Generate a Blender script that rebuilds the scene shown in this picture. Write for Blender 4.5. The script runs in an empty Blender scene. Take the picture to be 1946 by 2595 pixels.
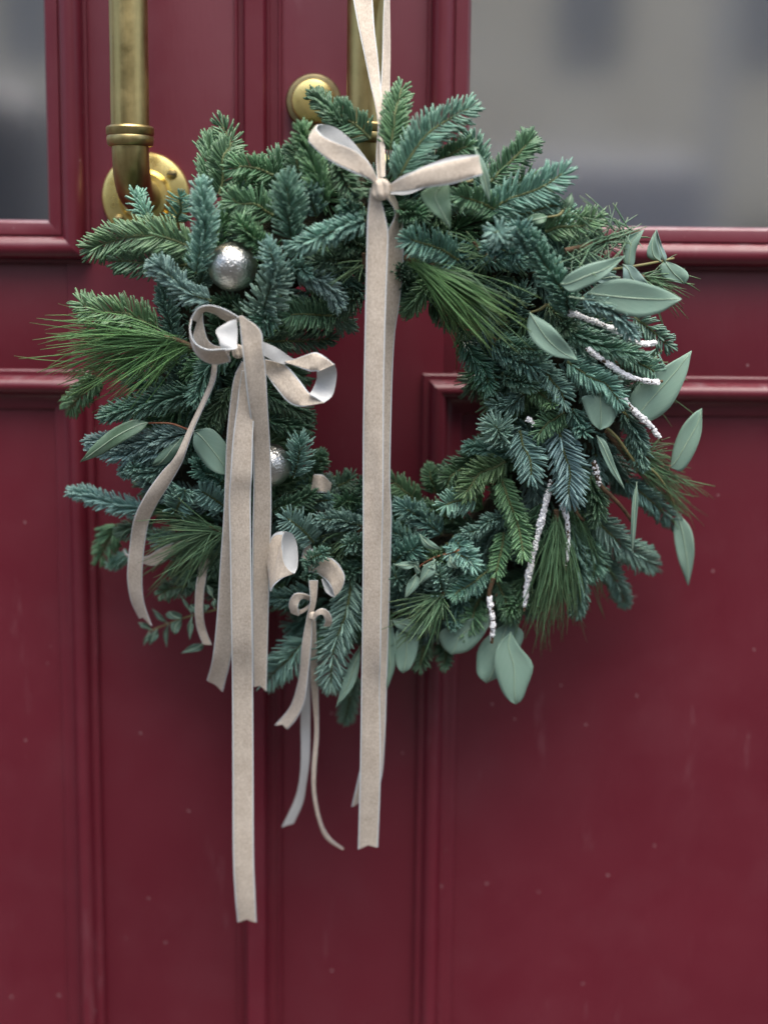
import bpy, bmesh, math, random
import numpy as np
from mathutils import Vector
random.seed(7); rng = np.random.default_rng(7)
R = math.radians
scene = bpy.context.scene
COL = scene.collection

# ------------------------------------------------------------------ camera
F_PX, W_PX, H_PX = 3700.0, 1946.0, 2595.0
PITCH, ROLL, DIST = R(8.4), R(0.62), 1.33
FWD = Vector((0, math.cos(PITCH), -math.sin(PITCH)))
UP0 = Vector((0, math.sin(PITCH), math.cos(PITCH)))
RT0 = Vector((1, 0, 0))
RT = RT0 * math.cos(ROLL) + UP0 * math.sin(ROLL)
UP = -RT0 * math.sin(ROLL) + UP0 * math.cos(ROLL)
CAM = Vector((0, -0.12, 1.2)) - FWD * DIST
cd = bpy.data.cameras.new("camera"); cam = bpy.data.objects.new("camera", cd); COL.objects.link(cam)
from mathutils import Matrix
m = Matrix((RT, UP, -FWD)).transposed().to_4x4(); m.translation = CAM
cam.matrix_world = m
cd.sensor_fit = 'HORIZONTAL'; cd.sensor_width = 36; cd.lens = F_PX / W_PX * 36
cd.clip_start = 0.05; cd.clip_end = 500
cd.dof.use_dof = True; cd.dof.focus_distance = DIST - 0.04
cd.dof.aperture_fstop = cd.lens / 1000 / 0.031
cd.dof.aperture_blades = 0
scene.camera = cam

# ------------------------------------------------------------------ light
SUN_EL, SUN_AZ = R(70), R(165)         # overcast: a broad soft sun high in front of the door, a little to the right
w = bpy.data.worlds.new("World"); scene.world = w; w.use_nodes = True
nt = w.node_tree; nt.nodes.clear()
sky = nt.nodes.new('ShaderNodeTexSky'); sky.sky_type = 'NISHITA'; sky.sun_disc = False
sky.sun_elevation = SUN_EL; sky.sun_rotation = SUN_AZ
sky.air_density = 1.0; sky.dust_density = 5.0; sky.ozone_density = 1.0
bg = nt.nodes.new('ShaderNodeBackground'); bg.inputs[1].default_value = 0.12
wo = nt.nodes.new('ShaderNodeOutputWorld')
nt.links.new(sky.outputs[0], bg.inputs[0]); nt.links.new(bg.outputs[0], wo.inputs[0])
sl = bpy.data.lights.new("sun", 'SUN'); sl.energy = 1.3; sl.angle = R(48); sl.color = (1, .985, .96)
so = bpy.data.objects.new("sun", sl); COL.objects.link(so)
sd = Vector((math.sin(SUN_AZ) * math.cos(SUN_EL), math.cos(SUN_AZ) * math.cos(SUN_EL), math.sin(SUN_EL)))
so.rotation_euler = sd.to_track_quat('Z', 'Y').to_euler()
scene.view_settings.view_transform = 'Standard'; scene.view_settings.look = 'None'
scene.view_settings.gamma = 1; scene.view_settings.exposure = 1.36

# ------------------------------------------------------------------ helpers
def P(u, v, d):
    """point at distance d in front of the door plane along the sight line of photo pixel (u, v)"""
    r = FWD + RT * ((u - W_PX / 2) / F_PX) - UP * ((v - H_PX / 2) / F_PX)
    t = (-d - CAM.y) / r.y
    return CAM + r * t
CROP = {0: (0, 0), 1: (0, 0), 2: (600, 0), 3: (1246, 0), 4: (50, 500), 5: (550, 550), 6: (1150, 500),
        7: (150, 1100), 8: (650, 1100), 9: (1150, 1100), 10: (400, 1700)}
CS = 700 / 1659
def pts(c, s):
    o = CROP[c]; k = 1.0 if c == 0 else CS
    out = []
    for q in s.split():
        a, b = q.split(',')
        out.append((o[0] + float(a) * k, o[1] + float(b) * k))
    return out
def tag(o, label=None, cat=None, group=None, kind=None):
    if label: o['label'] = label
    if cat: o['category'] = cat
    if group: o['group'] = group
    if kind: o['kind'] = kind
    return o
def empty(name, loc, label, cat, group=None):
    o = bpy.data.objects.new(name, None); COL.objects.link(o); o.location = loc
    o.empty_display_size = .05
    return tag(o, label, cat, group)
def link(name, me, mats, parent=None, kind=None, sharp=40):
    for mm in (mats if isinstance(mats, (list, tuple)) else [mats]):
        me.materials.append(mm)
    if sharp is not None:
        me.shade_smooth(); me.set_sharp_from_angle(angle=R(sharp))
    o = bpy.data.objects.new(name, me); COL.objects.link(o)
    if parent is not None:
        o.parent = parent
        # geometry is given in world space: cancel the offset of the parent chain
        off = Vector((0, 0, 0)); q = parent
        while q is not None:
            off += q.location; q = q.parent
        o.location = -off
    if kind: o['kind'] = kind
    return o
def mesh_np(name, V, Fq, mi=None):
    """fast mesh from numpy verts and a list/array of faces (all the same size)"""
    me = bpy.data.meshes.new(name)
    V = np.asarray(V, dtype=np.float32); Fq = np.asarray(Fq, dtype=np.int32)
    n, k = Fq.shape
    me.vertices.add(len(V)); me.vertices.foreach_set('co', V.ravel())
    me.loops.add(n * k); me.loops.foreach_set('vertex_index', Fq.ravel())
    me.polygons.add(n)
    me.polygons.foreach_set('loop_start', np.arange(n, dtype=np.int32) * k)
    if mi is not None: me.polygons.foreach_set('material_index', np.asarray(mi, dtype=np.int32))
    me.update(calc_edges=True)
    return me
def catmull(p, n):
    p = np.asarray(p, float)
    if len(p) == 2:
        t = np.linspace(0, 1, n)[:, None]; return p[0] * (1 - t) + p[1] * t
    q = np.vstack([2 * p[0] - p[1], p, 2 * p[-1] - p[-2]])
    ts = np.linspace(0, len(p) - 1 - 1e-9, n); i = ts.astype(int); f = (ts - i)[:, None]
    a, b, c, d = q[i], q[i + 1], q[i + 2], q[i + 3]
    return .5 * (2 * b + (c - a) * f + (2 * a - 5 * b + 4 * c - d) * f ** 2 + (3 * b - a - 3 * c + d) * f ** 3)
def bm_mesh(name, bm):
    bmesh.ops.recalc_face_normals(bm, faces=bm.faces)
    me = bpy.data.meshes.new(name); bm.to_mesh(me); bm.free(); return me
def box(bm, x0, x1, y0, y1, z0, z1, bev=0.0):
    r = bmesh.ops.create_cube(bm, size=1)
    for vv in r['verts']:
        vv.co = Vector(((x0 + x1) / 2 + vv.co.x * (x1 - x0), (y0 + y1) / 2 + vv.co.y * (y1 - y0), (z0 + z1) / 2 + vv.co.z * (z1 - z0)))
    if bev:
        es = list({e for vv in r['verts'] for e in vv.link_edges})
        bmesh.ops.bevel(bm, geom=es, offset=bev, segments=2, affect='EDGES', profile=.5)
def boxobj(name, b, mat, parent=None, bev=0.0, kind=None):
    bm = bmesh.new(); box(bm, *b, bev=bev); return link(name, bm_mesh(name, bm), mat, parent, kind)
def tube_np(path, rad, sides=8, cap=True):
    """path n x 3, rad scalar or n -> V, quads(list)"""
    path = np.asarray(path, float); n = len(path); rad = np.broadcast_to(rad, (n,))
    T = np.gradient(path, axis=0); T /= np.linalg.norm(T, axis=1)[:, None] + 1e-12
    ref = np.array([0.3, -1, .2]); 
    A = np.cross(T, ref); A /= np.linalg.norm(A, axis=1)[:, None] + 1e-12
    B = np.cross(T, A)
    a = np.arange(sides) / sides * 2 * np.pi
    V = path[:, None, :] + rad[:, None, None] * (np.cos(a)[None, :, None] * A[:, None, :] + np.sin(a)[None, :, None] * B[:, None, :])
    V = V.reshape(-1, 3)
    i = np.arange(n - 1)[:, None] * sides; j = np.arange(sides)[None, :]; j2 = (j + 1) % sides
    Fq = np.stack([i + j, i + j2, i + sides + j2, i + sides + j], -1).reshape(-1, 4)
    if cap and sides == 8:
        c = []
        for b0 in (0, (n - 1) * sides):
            c += [(b0, b0 + 1, b0 + 2, b0 + 3), (b0 + 3, b0 + 4, b0 + 5, b0 + 6), (b0 + 6, b0 + 7, b0, b0 + 3)]
        Fq = np.vstack([Fq, c])
    return V, Fq
def tube(name, path, rad, mat, parent, sides=8):
    V, Fq = tube_np(path, rad, sides); return link(name, mesh_np(name, V, Fq), mat, parent, sharp=60)
def lathe(name, prof, center, mat, parent, axis='y', seg=48):
    """prof: list of (radius, distance along -y (towards the viewer) or z)"""
    bm = bmesh.new(); rings = []
    for (r, h) in prof:
        ring = []
        for k in range(seg):
            a = 2 * math.pi * k / seg
            if axis == 'y': co = Vector((r * math.cos(a), -h, r * math.sin(a)))
            else: co = Vector((r * math.cos(a), r * math.sin(a), h))
            ring.append(bm.verts.new(Vector(center) + co))
        rings.append(ring)
    for a, b in zip(rings, rings[1:]):
        for k in range(seg): bm.faces.new((a[k], a[(k + 1) % seg], b[(k + 1) % seg], b[k]))
    bm.faces.new(rings[0]); bm.faces.new(rings[-1])
    return link(name, bm_mesh(name, bm), mat, parent, sharp=35)

# ------------------------------------------------------------------ materials
class NT:
    def __init__(s, name):
        s.m = bpy.data.materials.new(name); s.m.use_nodes = True
        s.t = s.m.node_tree; s.b = s.t.nodes['Principled BSDF']
    def n(s, typ, **kw):
        o = s.t.nodes.new(typ)
        for k, vv in kw.items():
            if k in o.inputs: o.inputs[k].default_value = vv
            else: setattr(o, k, vv)
        return o
    def l(s, a, b): s.t.links.new(a, b)
    def set(s, **kw):
        for k, vv in kw.items(): s.b.inputs[k.replace('_', ' ')].default_value = vv
    def noise(s, scale, detail=4, rough=.55, vec=None):
        o = s.n('ShaderNodeTexNoise', Scale=scale, Detail=detail, Roughness=rough)
        s.l(vec if vec is not None else s.pos(), o.inputs['Vector']); return o
    def pos(s):
        if not hasattr(s, '_p'): s._p = s.n('ShaderNodeTexCoord').outputs['Object']
        return s._p
    def ramp(s, src, stops):
        o = s.n('ShaderNodeValToRGB'); s.l(src, o.inputs[0])
        e = o.color_ramp.elements
        while len(e) < len(stops): e.new(.5)
        for el, (p, c) in zip(e, stops):
            el.position = p; el.color = c if len(c) == 4 else (*c, 1)
        return o.outputs[0]
    def mix(s, f, a, b, typ='MIX'):
        o = s.n('ShaderNodeMix', data_type='RGBA', blend_type=typ)
        for sock, x in ((o.inputs[0], f), (o.inputs[6], a), (o.inputs[7], b)):
            if hasattr(x, 'is_output'): s.l(x, sock)
            else: sock.default_value = x if not isinstance(x, tuple) or len(x) == 4 else (*x, 1)
        return o.outputs[2]
    def math(s, op, a, b=0.0):
        o = s.n('ShaderNodeMath', operation=op)
        for sock, x in ((o.inputs[0], a), (o.inputs[1], b)):
            if hasattr(x, 'is_output'): s.l(x, sock)
            else: sock.default_value = x
        return o.outputs[0]
    def bump(s, h, strength, dist=.001):
        o = s.n('ShaderNodeBump', Strength=strength, Distance=dist); s.l(h, o.inputs['Height'])
        s.l(o.outputs[0], s.b.inputs['Normal']); return o

def mat_paint(name='burgundy_paint', ledge=False):
    k = NT(name)
    base = k.mix(k.ramp(k.noise(3.5, 5).outputs[0], [(.3, (0, 0, 0)), (.7, (1, 1, 1))]), (.096, .0050, .0140), (.116, .0072, .0178))
    # dust film, sparse specks and paint chips
    dust = k.ramp(k.noise(9, 6, .65).outputs[0], [(.5, (0, 0, 0)), (.85, (1, 1, 1))])
    base = k.mix(k.math('MULTIPLY', dust, .06), base, (.30, .16, .18))
    mq = k.n('ShaderNodeMapping'); mq.inputs['Scale'].default_value = (1, 1, .22); k.l(k.pos(), mq.inputs[0])
    sm = k.ramp(k.noise(26, 6, .68, mq.outputs[0]).outputs[0], [(.62, (0, 0, 0)), (.8, (1, 1, 1))])
    base = k.mix(k.math('MULTIPLY', sm, .22), base, (.34, .20, .22))
    vo = k.n('ShaderNodeTexVoronoi', Scale=42.0); k.l(k.pos(), vo.inputs['Vector'])
    dot = k.math('LESS_THAN', vo.outputs['Distance'], .055)
    sep = k.n('ShaderNodeSeparateColor'); k.l(vo.outputs['Color'], sep.inputs[0])
    sel = k.math('GREATER_THAN', sep.outputs[0], .62)
    k.l(k.mix(k.math('MULTIPLY', k.math('MULTIPLY', dot, sel), .35), base, (.5, .36, .36)), k.b.inputs['Base Color'])
    base = k.b.inputs['Base Color'].links[0].from_socket
    if ledge:
        geo = k.n('ShaderNodeNewGeometry'); sx = k.n('ShaderNodeSeparateXYZ'); k.l(geo.outputs['Normal'], sx.inputs[0])
        up = k.ramp(sx.outputs[2], [(.55, (0, 0, 0)), (.85, (1, 1, 1))])
        ch = k.ramp(k.noise(60, 6, .7).outputs[0], [(.42, (0, 0, 0)), (.6, (1, 1, 1))])
        base = k.mix(k.math('MULTIPLY', k.math('MULTIPLY', up, ch), .22), base, (.30, .26, .27))
        mp = k.n('ShaderNodeMapping'); mp.inputs['Scale'].default_value = (1, 1, 2.0); k.l(k.pos(), mp.inputs[0])
        c2 = k.ramp(k.noise(75, 5, .62, mp.outputs[0]).outputs[0], [(.67, (0, 0, 0)), (.74, (1, 1, 1))])
        base = k.mix(k.math('MULTIPLY', c2, .45), base, (.42, .33, .34))
        k.l(base, k.b.inputs['Base Color'])
    k.l(k.ramp(k.noise(14, 5).outputs[0], [(.3, (.38,) * 3), (.75, (.54,) * 3)]), k.b.inputs['Roughness'])
    k.set(IOR=1.5, Coat_Weight=.15, Coat_Roughness=.28)
    mp = k.n('ShaderNodeMapping'); mp.inputs['Scale'].default_value = (1, 1, .12); k.l(k.pos(), mp.inputs[0])
    h = k.mix(.35, k.noise(260, 3, .5, mp.outputs[0]).outputs[0], k.noise(35, 4).outputs[0])
    k.bump(h, .22, .0012)
    return k.m
PAINT = mat_paint(); LEDGE = mat_paint('burgundy_paint_worn', True)
def mat_brass(name, c1, c2, r0, r1, streak=True):
    k = NT(name)
    mp = k.n('ShaderNodeMapping'); mp.inputs['Scale'].default_value = (1, 1, .06 if streak else 1); k.l(k.pos(), mp.inputs[0])
    n1 = k.noise(150 if streak else 40, 5, .6, mp.outputs[0]).outputs[0]
    n2 = k.noise(45, 6, .65).outputs[0]
    f = k.ramp(k.mix(.5, n1, n2), [(.36, (0, 0, 0)), (.64, (1, 1, 1))])
    k.l(k.mix(f, c1, c2), k.b.inputs['Base Color'])
    k.l(k.ramp(n2, [(.3, (r0,) * 3), (.75, (r1,) * 3)]), k.b.inputs['Roughness'])
    k.set(Metallic=1.0); k.bump(n1, .12, .0006)
    return k.m
BRASS_DULL = mat_brass('tarnished_brass', (.33, .26, .11), (.50, .40, .18), .30, .50)
BRASS = mat_brass('polished_brass', (.78, .60, .19), (.95, .79, .33), .22, .40, False)
BRASS_DARK = mat_brass('dark_brass', (.26, .21, .11), (.38, .31, .16), .3, .5, False)
def mat_glass():
    k = NT('window_glass'); k.set(Base_Color=(.006, .007, .008, 1), Roughness=.085, IOR=15.0)
    k.bump(k.noise(3.0, 2).outputs[0], .03, .004)
    return k.m
GLASS = mat_glass()
def mat_needle(name):
    k = NT(name)
    at = k.n('ShaderNodeAttribute', attribute_name='tint')
    k.l(at.outputs['Color'], k.b.inputs['Base Color'])
    k.set(Roughness=.42, Specular_IOR_Level=.5)
    return k.m
NEEDLE = mat_needle('fir_needles'); PINE = mat_needle('pine_needles')
def mat_simple(name, c1, c2, scale, rough, bump=.2, dist=.0006, **kw):
    k = NT(name)
    n = k.noise(scale, 5, .6).outputs[0]
    k.l(k.mix(k.ramp(n, [(.3, (0, 0, 0)), (.7, (1, 1, 1))]), c1, c2), k.b.inputs['Base Color'])
    k.set(Roughness=rough, **kw); k.bump(n, bump, dist); return k.m
BARK = mat_simple('bark', (.05, .028, .014), (.12, .07, .03), 300, .8)
GREENSTEM = mat_simple('green_stem', (.14, .16, .05), (.24, .20, .09), 200, .55)
FIRSTEM = mat_simple('fir_stem', (.065, .095, .03), (.11, .125, .045), 260, .7)
REDSTEM = mat_simple('red_stem', (.22, .06, .035), (.28, .14, .06), 200, .5)
SNOW = mat_simple('flocked_snow', (.84, .855, .85), (.91, .915, .91), 500, .9, .1, .0003)
MOSS = mat_simple('wreath_core', (.018, .022, .012), (.05, .04, .02), 90, .95, 1.0, .01)
def mat_leaf():
    k = NT('eucalyptus_leaf')
    uv = k.n('ShaderNodeUVMap', uv_map='leaf'); sx = k.n('ShaderNodeSeparateXYZ'); k.l(uv.outputs[0], sx.inputs[0])
    off = k.math('ABSOLUTE', k.math('SUBTRACT', sx.outputs[0], .5))
    ph = k.math('SUBTRACT', k.math('MULTIPLY', sx.outputs[1], 62.0), k.math('MULTIPLY', off, 40.0))
    vein = k.ramp(k.math('SINE', ph), [(.9, (0, 0, 0)), (1.0, (1, 1, 1))])
    at = k.n('ShaderNodeAttribute', attribute_name='tint')
    blot = k.ramp(k.noise(70, 6, .6).outputs[0], [(.3, (0, 0, 0)), (.75, (1, 1, 1))])
    c = k.mix(k.math('MULTIPLY', blot, .55), at.outputs['Color'], (.20, .29, .225))
    c = k.mix(k.math('MULTIPLY', vein, .12), c, (.30, .42, .33))
    k.l(c, k.b.inputs['Base Color']); k.set(Roughness=.55, Specular_IOR_Level=.35)
    k.bump(k.mix(.5, vein, k.noise(400, 3).outputs[0]), .18, .0006)
    return k.m
LEAF = mat_leaf()
VEIN = mat_simple('leaf_midrib', (.22, .31, .22), (.27, .37, .26), 200, .5)
def mat_velvet():
    k = NT('velvet_ribbon')
    mp = k.n('ShaderNodeMapping'); mp.inputs['Scale'].default_value = (1.6, 1, 1); k.l(k.pos(), mp.inputs[0])
    a = k.noise(430, 4, .7, mp.outputs[0]).outputs[0]; b = k.noise(60, 5, .6).outputs[0]
    f = k.ramp(k.mix(.3, a, b), [(.36, (0, 0, 0)), (.62, (1, 1, 1))])
    k.l(k.mix(f, (.43, .363, .285), (.63, .56, .465)), k.b.inputs['Base Color'])
    k.set(Roughness=.95, Sheen_Weight=.5, Sheen_Roughness=.4, Specular_IOR_Level=.1)
    k.bump(a, .5, .0007); return k.m
VELVET = mat_velvet()
SATIN = mat_simple('ribbon_selvedge', (.54, .58, .585), (.62, .66, .665), 900, .6, .3, .0003)
RBACK = mat_simple('ribbon_back', (.42, .43, .42), (.48, .49, .48), 700, .6, .3, .0003)
def mat_silver():
    k = NT('hammered_silver')
    n = k.n('ShaderNodeTexVoronoi', Scale=540.0, feature='SMOOTH_F1'); n.inputs['Smoothness'].default_value = .8
    mp = k.noise(90, 2).outputs['Color']; 
    k.l(k.mix(.015, k.pos(), mp), n.inputs['Vector'])
    k.set(Base_Color=(.55, .55, .51, 1), Metallic=1.0, Roughness=.29)
    k.bump(k.mix(.4, n.outputs['Distance'], k.noise(620, 2).outputs[0]), .6, .0014); return k.m
SILVER = mat_silver()
FACADE = mat_simple('facade_plaster', (.74, .62, .44), (.90, .78, .58), 1.2, .9, .2, .01)
STONE = mat_simple('house_stone', (.30, .28, .25), (.38, .35, .31), 8, .9, .4, .01)
ASPHALT = mat_simple('paving', (.03, .03, .032), (.05, .049, .047), 20, .9, .4, .01)
DARKGLASS = mat_simple('dark_window', (.30, .295, .285), (.36, .355, .345), 2, .25, 0, .001)
FRAMEW = mat_simple('window_frame_paint', (.30, .30, .29), (.34, .34, .33), 20, .6, .1, .001)
VANP = mat_simple('van_paint', (.32, .33, .36), (.36, .37, .40), 8, .35, .02, .001)
VAND = mat_simple('dark_van_paint', (.06, .065, .08), (.08, .085, .10), 8, .35, .02, .001)
VANL = mat_simple('pale_van_paint', (.35, .37, .40), (.4, .42, .45), 8, .35, .02, .001)
RUBBER = mat_simple('tyre_rubber', (.015, .015, .015), (.025, .025, .025), 60, .9, .2, .002)
STEEL = mat_simple('lamp_post_steel', (.40, .40, .40), (.46, .46, .46), 20, .5, .1, .001)

# ------------------------------------------------------------------ setting: ground, house wall
GZ = 0.0
me = mesh_np('ground', [(-150, -150, GZ), (150, -150, GZ), (150, 150, GZ), (-150, 150, GZ)], [(0, 1, 2, 3)])
link('ground', me, ASPHALT, None, 'structure', None)

# door measurements, taken from the photograph on the door plane
XC = P(657, 1300, 0).x                          # meeting line of the two leaves
ZW = (P(60, 553, .006).z + P(1700, 577, .006).z) / 2        # lower edge of the glass
ZP1 = (P(60, 933, .008).z + P(1800, 957, .008).z) / 2       # top of the panel moulding
XLW = P(114, 300, .006).x; XRW = P(1189, 300, .006).x       # glass edges
XLP = P(250, 1700, .004).x; XRP = P(1066, 1300, .004).x     # outer edges of the panel mouldings
XLS = P(172, 800, 0).x; XRS = P(1126, 880, 0).x             # joints between rail and stile
LEAFW = .78; ZTOP = 2.30; ZBOT = .05
XL0 = XC - LEAFW; XR1 = XC + LEAFW

def sweep(profile, inner, parent, name, mats, n=5):
    """four mitred pieces of a moulding round the rectangle inner=(x0,x1,z0,z1); profile = [(outwards, towards viewer)]"""
    pr = []
    for a, b in zip(profile, profile[1:]): pr.append(a)
    pr.append(profile[-1])
    x0, x1, z0, z1 = inner
    def corner(cx, cz, wv): return (cx + (wv if cx == x1 else -wv), cz + (wv if cz == z1 else -wv))
    sides = [((x0, z0), (x1, z0)), ((x1, z0), (x1, z1)), ((x1, z1), (x0, z1)), ((x0, z1), (x0, z0))]
    outs = []
    for si, (ca, cb) in enumerate(sides):
        V = []; Fq = []; seg = 14
        for s in range(seg + 1):
            t = s / seg
            for (wv, o) in pr:
                a = corner(*ca, wv); b = corner(*cb, wv)
                V.append((a[0] * (1 - t) + b[0] * t, -o, a[1] * (1 - t) + b[1] * t))
        k = len(pr)
        for s in range(seg):
            for j in range(k - 1):
                Fq.append((s * k + j, s * k + j + 1, (s + 1) * k + j + 1, (s + 1) * k + j))
        me = mesh_np(name, V, Fq); me.flip_normals() if False else None
        outs.append(link(name, me, mats[0] if si in (0, 2) else mats[1], parent, sharp=32))
    return outs
def arc(c, r0, r1, a0, a1, n=7):
    return [(c[0] + r0 * math.cos(R(a0 + (a1 - a0) * i / n)), c[1] + r1 * math.sin(R(a0 + (a1 - a0) * i / n))) for i in range(n + 1)]
WIN_PROF = ([(-.002, -.012), (0.0, -.001), (.001, .005), (.003, .0085), (.013, .0113), (.0143, .0111), (.0150, .0095), (.0158, .0095)]
            + arc((.0265, .0095), .0105, .0115, 180, 8, 9)[1:] + [(.0368, .006), (.0372, .0042), (.0395, .0042), (.0405, .0038), (.0408, 0), (.0408, -.003)])
PAN_PROF = ([(-.002, -.010), (.0, -.004), (.001, -.001), (.004, .0005), (.008, .001), (.012, .0018), (.0145, .004), (.0152, .0065), (.0160, .0065)]
            + arc((.0245, .0065), .0085, .0115, 180, 12, 9)[1:] + [(.0332, .0075), (.0336, .0068), (.0385, .0068), (.0397, .006), (.0400, .003), (.0400, -.003)])

def door_leaf(side):
    L = side < 0
    root = empty('door_leaf', (XC + side * LEAFW / 2, 0, ZBOT),
                 'left leaf of the burgundy double door, its brass pull showing elbow and round rosette' if L else
                 'right leaf of the burgundy double door, wreath ribbon hanging on its brass pull', 'door', 'leaves of the burgundy double door')
    th = .045
    xi, xo = (XC - .0015, XL0) if L else (XC + .0015, XR1)        # meeting edge, hinge edge
    xs = XLS if L else XRS                                          # inner edge of the meeting stile
    xh = xo - side * .13
    srt = lambda a, b: (min(a, b), max(a, b))
    boxobj('stile', (*srt(xi, xs), 0, th, ZBOT, ZTOP), PAINT, root, .0007)
    boxobj('stile', (*srt(xh, xo), 0, th, ZBOT, ZTOP), PAINT, root, .0007)
    zr0, zr1 = ZP1 - .018, ZW - .018
    for (a, b) in ((ZBOT, .20), (zr0, zr1), (ZTOP - .13, ZTOP)):
        boxobj('rail', (*srt(xs, xh), 0.0004, th, a, b), PAINT, root, .0007)
    # glass with its moulding
    xg = XLW if L else XRW
    win = (*srt(xg, xh + side * .018 - side * .036), ZW, ZTOP - .155)
    sweep(WIN_PROF, win, root, 'window_moulding', (LEDGE, PAINT))
    g = boxobj('window_pane', (win[0] - .006, win[1] + .006, .004, .010, win[2] - .006, win[3] + .006), GLASS, root)
    # lower panel with its moulding
    xp = XLP if L else XRP
    pin = (*srt(xp + side * .040, xh - side * .018), .225, ZP1 - .040)
    sweep(PAN_PROF, pin, root, 'panel_moulding', (LEDGE, PAINT))
    boxobj('panel', (pin[0] - .004, pin[1] + .004, .004, .02, pin[2] - .004, pin[3] + .004), PAINT, root)
    return root
leafL = door_leaf(-1); leafR = door_leaf(1)
# astragal on the left leaf covering the meeting line
xa = [P(u, 300, .004).x for u in (594, 602, 617, 626, 668, 677, 683, 712)]
prof = [(xa[0], 0), (xa[0] + .0005, .0035), (xa[1], .004), (xa[1] + .001, .0018), (xa[2] - .001, .0018)] + \
       [(xa[2] + .0035 * (1 - math.cos(R(a))), .0018 + .0125 * math.sin(R(a))) for a in (0, 20, 40, 60, 80)] + \
       [((xa[3] + xa[4]) / 2, .0145)] + \
       [(xa[5] - .0035 * (1 - math.cos(R(a))), .0018 + .0125 * math.sin(R(a))) for a in (80, 60, 40, 20, 0)] + \
       [(xa[6], .0018), (xa[6] + .0006, .0005), (xa[7] - .003, .0005), (xa[7] - .0022, .0035), (xa[7], .0038), (xa[7] + .0006, 0)]
V = []; Fq = []
for zz in (ZBOT, ZTOP):
    for (x, o) in prof: V.append((x, -o - .0003, zz))
k = len(prof)
for j in range(k - 1): Fq.append((j, j + 1, k + j + 1, k + j))
link('astragal', mesh_np('astragal', V, Fq), PAINT, leafL, sharp=30)

# house wall round the door, frame, step
hw = empty('house_wall', (XC, .1, 0), 'stone house wall in which the burgundy double door is set', 'wall')
for b in ((-9, XL0 - .09, -.06, .4, 0, 9), (XR1 + .09, 9, -.06, .4, 0, 9), (XL0 - .09, XR1 + .09, -.06, .4, ZTOP + .09, 9)):
    boxobj('masonry', b, STONE, hw, .004)
for b in ((XL0 - .088, XL0 - .003, -.02, .08, .0, ZTOP + .003), (XR1 + .003, XR1 + .088, -.02, .08, .0, ZTOP + .003), (XL0 - .088, XR1 + .088, -.02, .08, ZTOP + .004, ZTOP + .088)):
    boxobj('door_frame', b, PAINT, hw, .003)
boxobj('threshold', (XL0 - .09, XR1 + .09, -.28, .2, 0.002, ZBOT - .004), STONE, hw, .006)
boxobj('back_panel', (XL0 - .085, XR1 + .085, .10, .12, .06, ZTOP + .08), RUBBER, hw)

# ------------------------------------------------------------------ brass handles and lock (parts of the leaves)
def handle(leaf, upx, vcol, name='pull_handle'):
    so_ = .088; rp = .0172
    p = P(upx, vcol, so_)
    x, zc = p.x, p.z                       # zc: middle of the collar
    path = [(x, -so_, 2.02), (x, -so_, 1.8), (x, -so_, 1.6), (x, -so_, zc)]
    rb = .036; zb = zc - .012
    V, Fq = tube_np(catmull(path, 12), rp, 40, False)
    h = link(name, mesh_np(name, V, Fq), BRASS_DULL, leaf, sharp=60)
    lathe('collar', [(rp + .0001, zc - .0088), (rp + .0022, zc - .0085), (rp + .0034, zc - .0070), (rp + .0040, zc - .0012), (rp + .0033, zc + .0002), (rp + .0042, zc + .0016), (rp + .0044, zc + .0070), (rp + .0030, zc + .0088), (rp + .0001, zc + .0092)],
          (x, -so_, 0), BRASS_DULL, h, 'z', 48)
    el = [(x, -so_, zc - .004), (x, -so_, zb)]
    for a in range(10, 91, 10):
        el.append((x, -so_ + rb * (1 - math.cos(R(a))), zb - rb * math.sin(R(a))))
    el.append((x, -.004, zb - rb))
    V, Fq = tube_np(el, rp - .0006, 40, False)
    link('elbow', mesh_np('elbow', V, Fq), BRASS_DULL, h, sharp=60)
    zr = zb - rb
    lathe('rosette', [(.0425, .0004), (.0428, .003), (.0415, .0055), (.036, .0075), (.027, .0082), (.0258, .0085), (.0235, .016), (.0222, .0185), (rp, .019)], (x, 0, zr), BRASS, h)
    for a in (40, 140, 220, 320):
        c = (x + .0335 * math.cos(R(a)), 0, zr + .0335 * math.sin(R(a)))
        s = lathe('screw', [(.0050, .0065), (.0050, .0088), (.0042, .0100), (.0025, .0106), (.0004, .0108)], c, BRASS_DULL, h, 'y', 20)
        boxobj('screw_slot', (c[0] - .0042, c[0] + .0042, -.0111, -.0098, c[2] - .0005, c[2] + .0005), RUBBER, h)
    return h
handle(leafL, 330, 345); handle(leafR, 926, 338)
p = P(795, 258, .012)
lk = lathe('lock_cylinder', [(.0262, .0004), (.0266, .004), (.0266, .0125), (.0252, .0150), (.0235, .0155)], (p.x, 0, p.z), BRASS_DARK, leafR)
lathe('lock_face', [(.0205, .012), (.0204, .0215), (.0196, .0228), (.017, .0236), (.010, .0246), (.0008, .0250)], (p.x, 0, p.z), BRASS, lk)

# ------------------------------------------------------------------ the wreath
WC = (975.0, 1000.0)                         # centre in photo pixels
def back(v):
    t = min(1, max(0, (v - 520) / 1000)); t = t * t * (3 - 2 * t)
    return .112 * (1 - t) + .035 * t
def surf(u, v):
    r = math.hypot(u - WC[0], v - WC[1]); a = (r - 490) / 300
    return back(v) + .058 * math.sqrt(max(0, 1 - a * a)) if abs(a) < 1 else back(v)
wc = P(*WC, back(1000) + .02)
wreath = empty('wreath', wc, 'large round evergreen wreath of fir, pine and eucalyptus hanging on the burgundy door', 'wreath')
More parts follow.
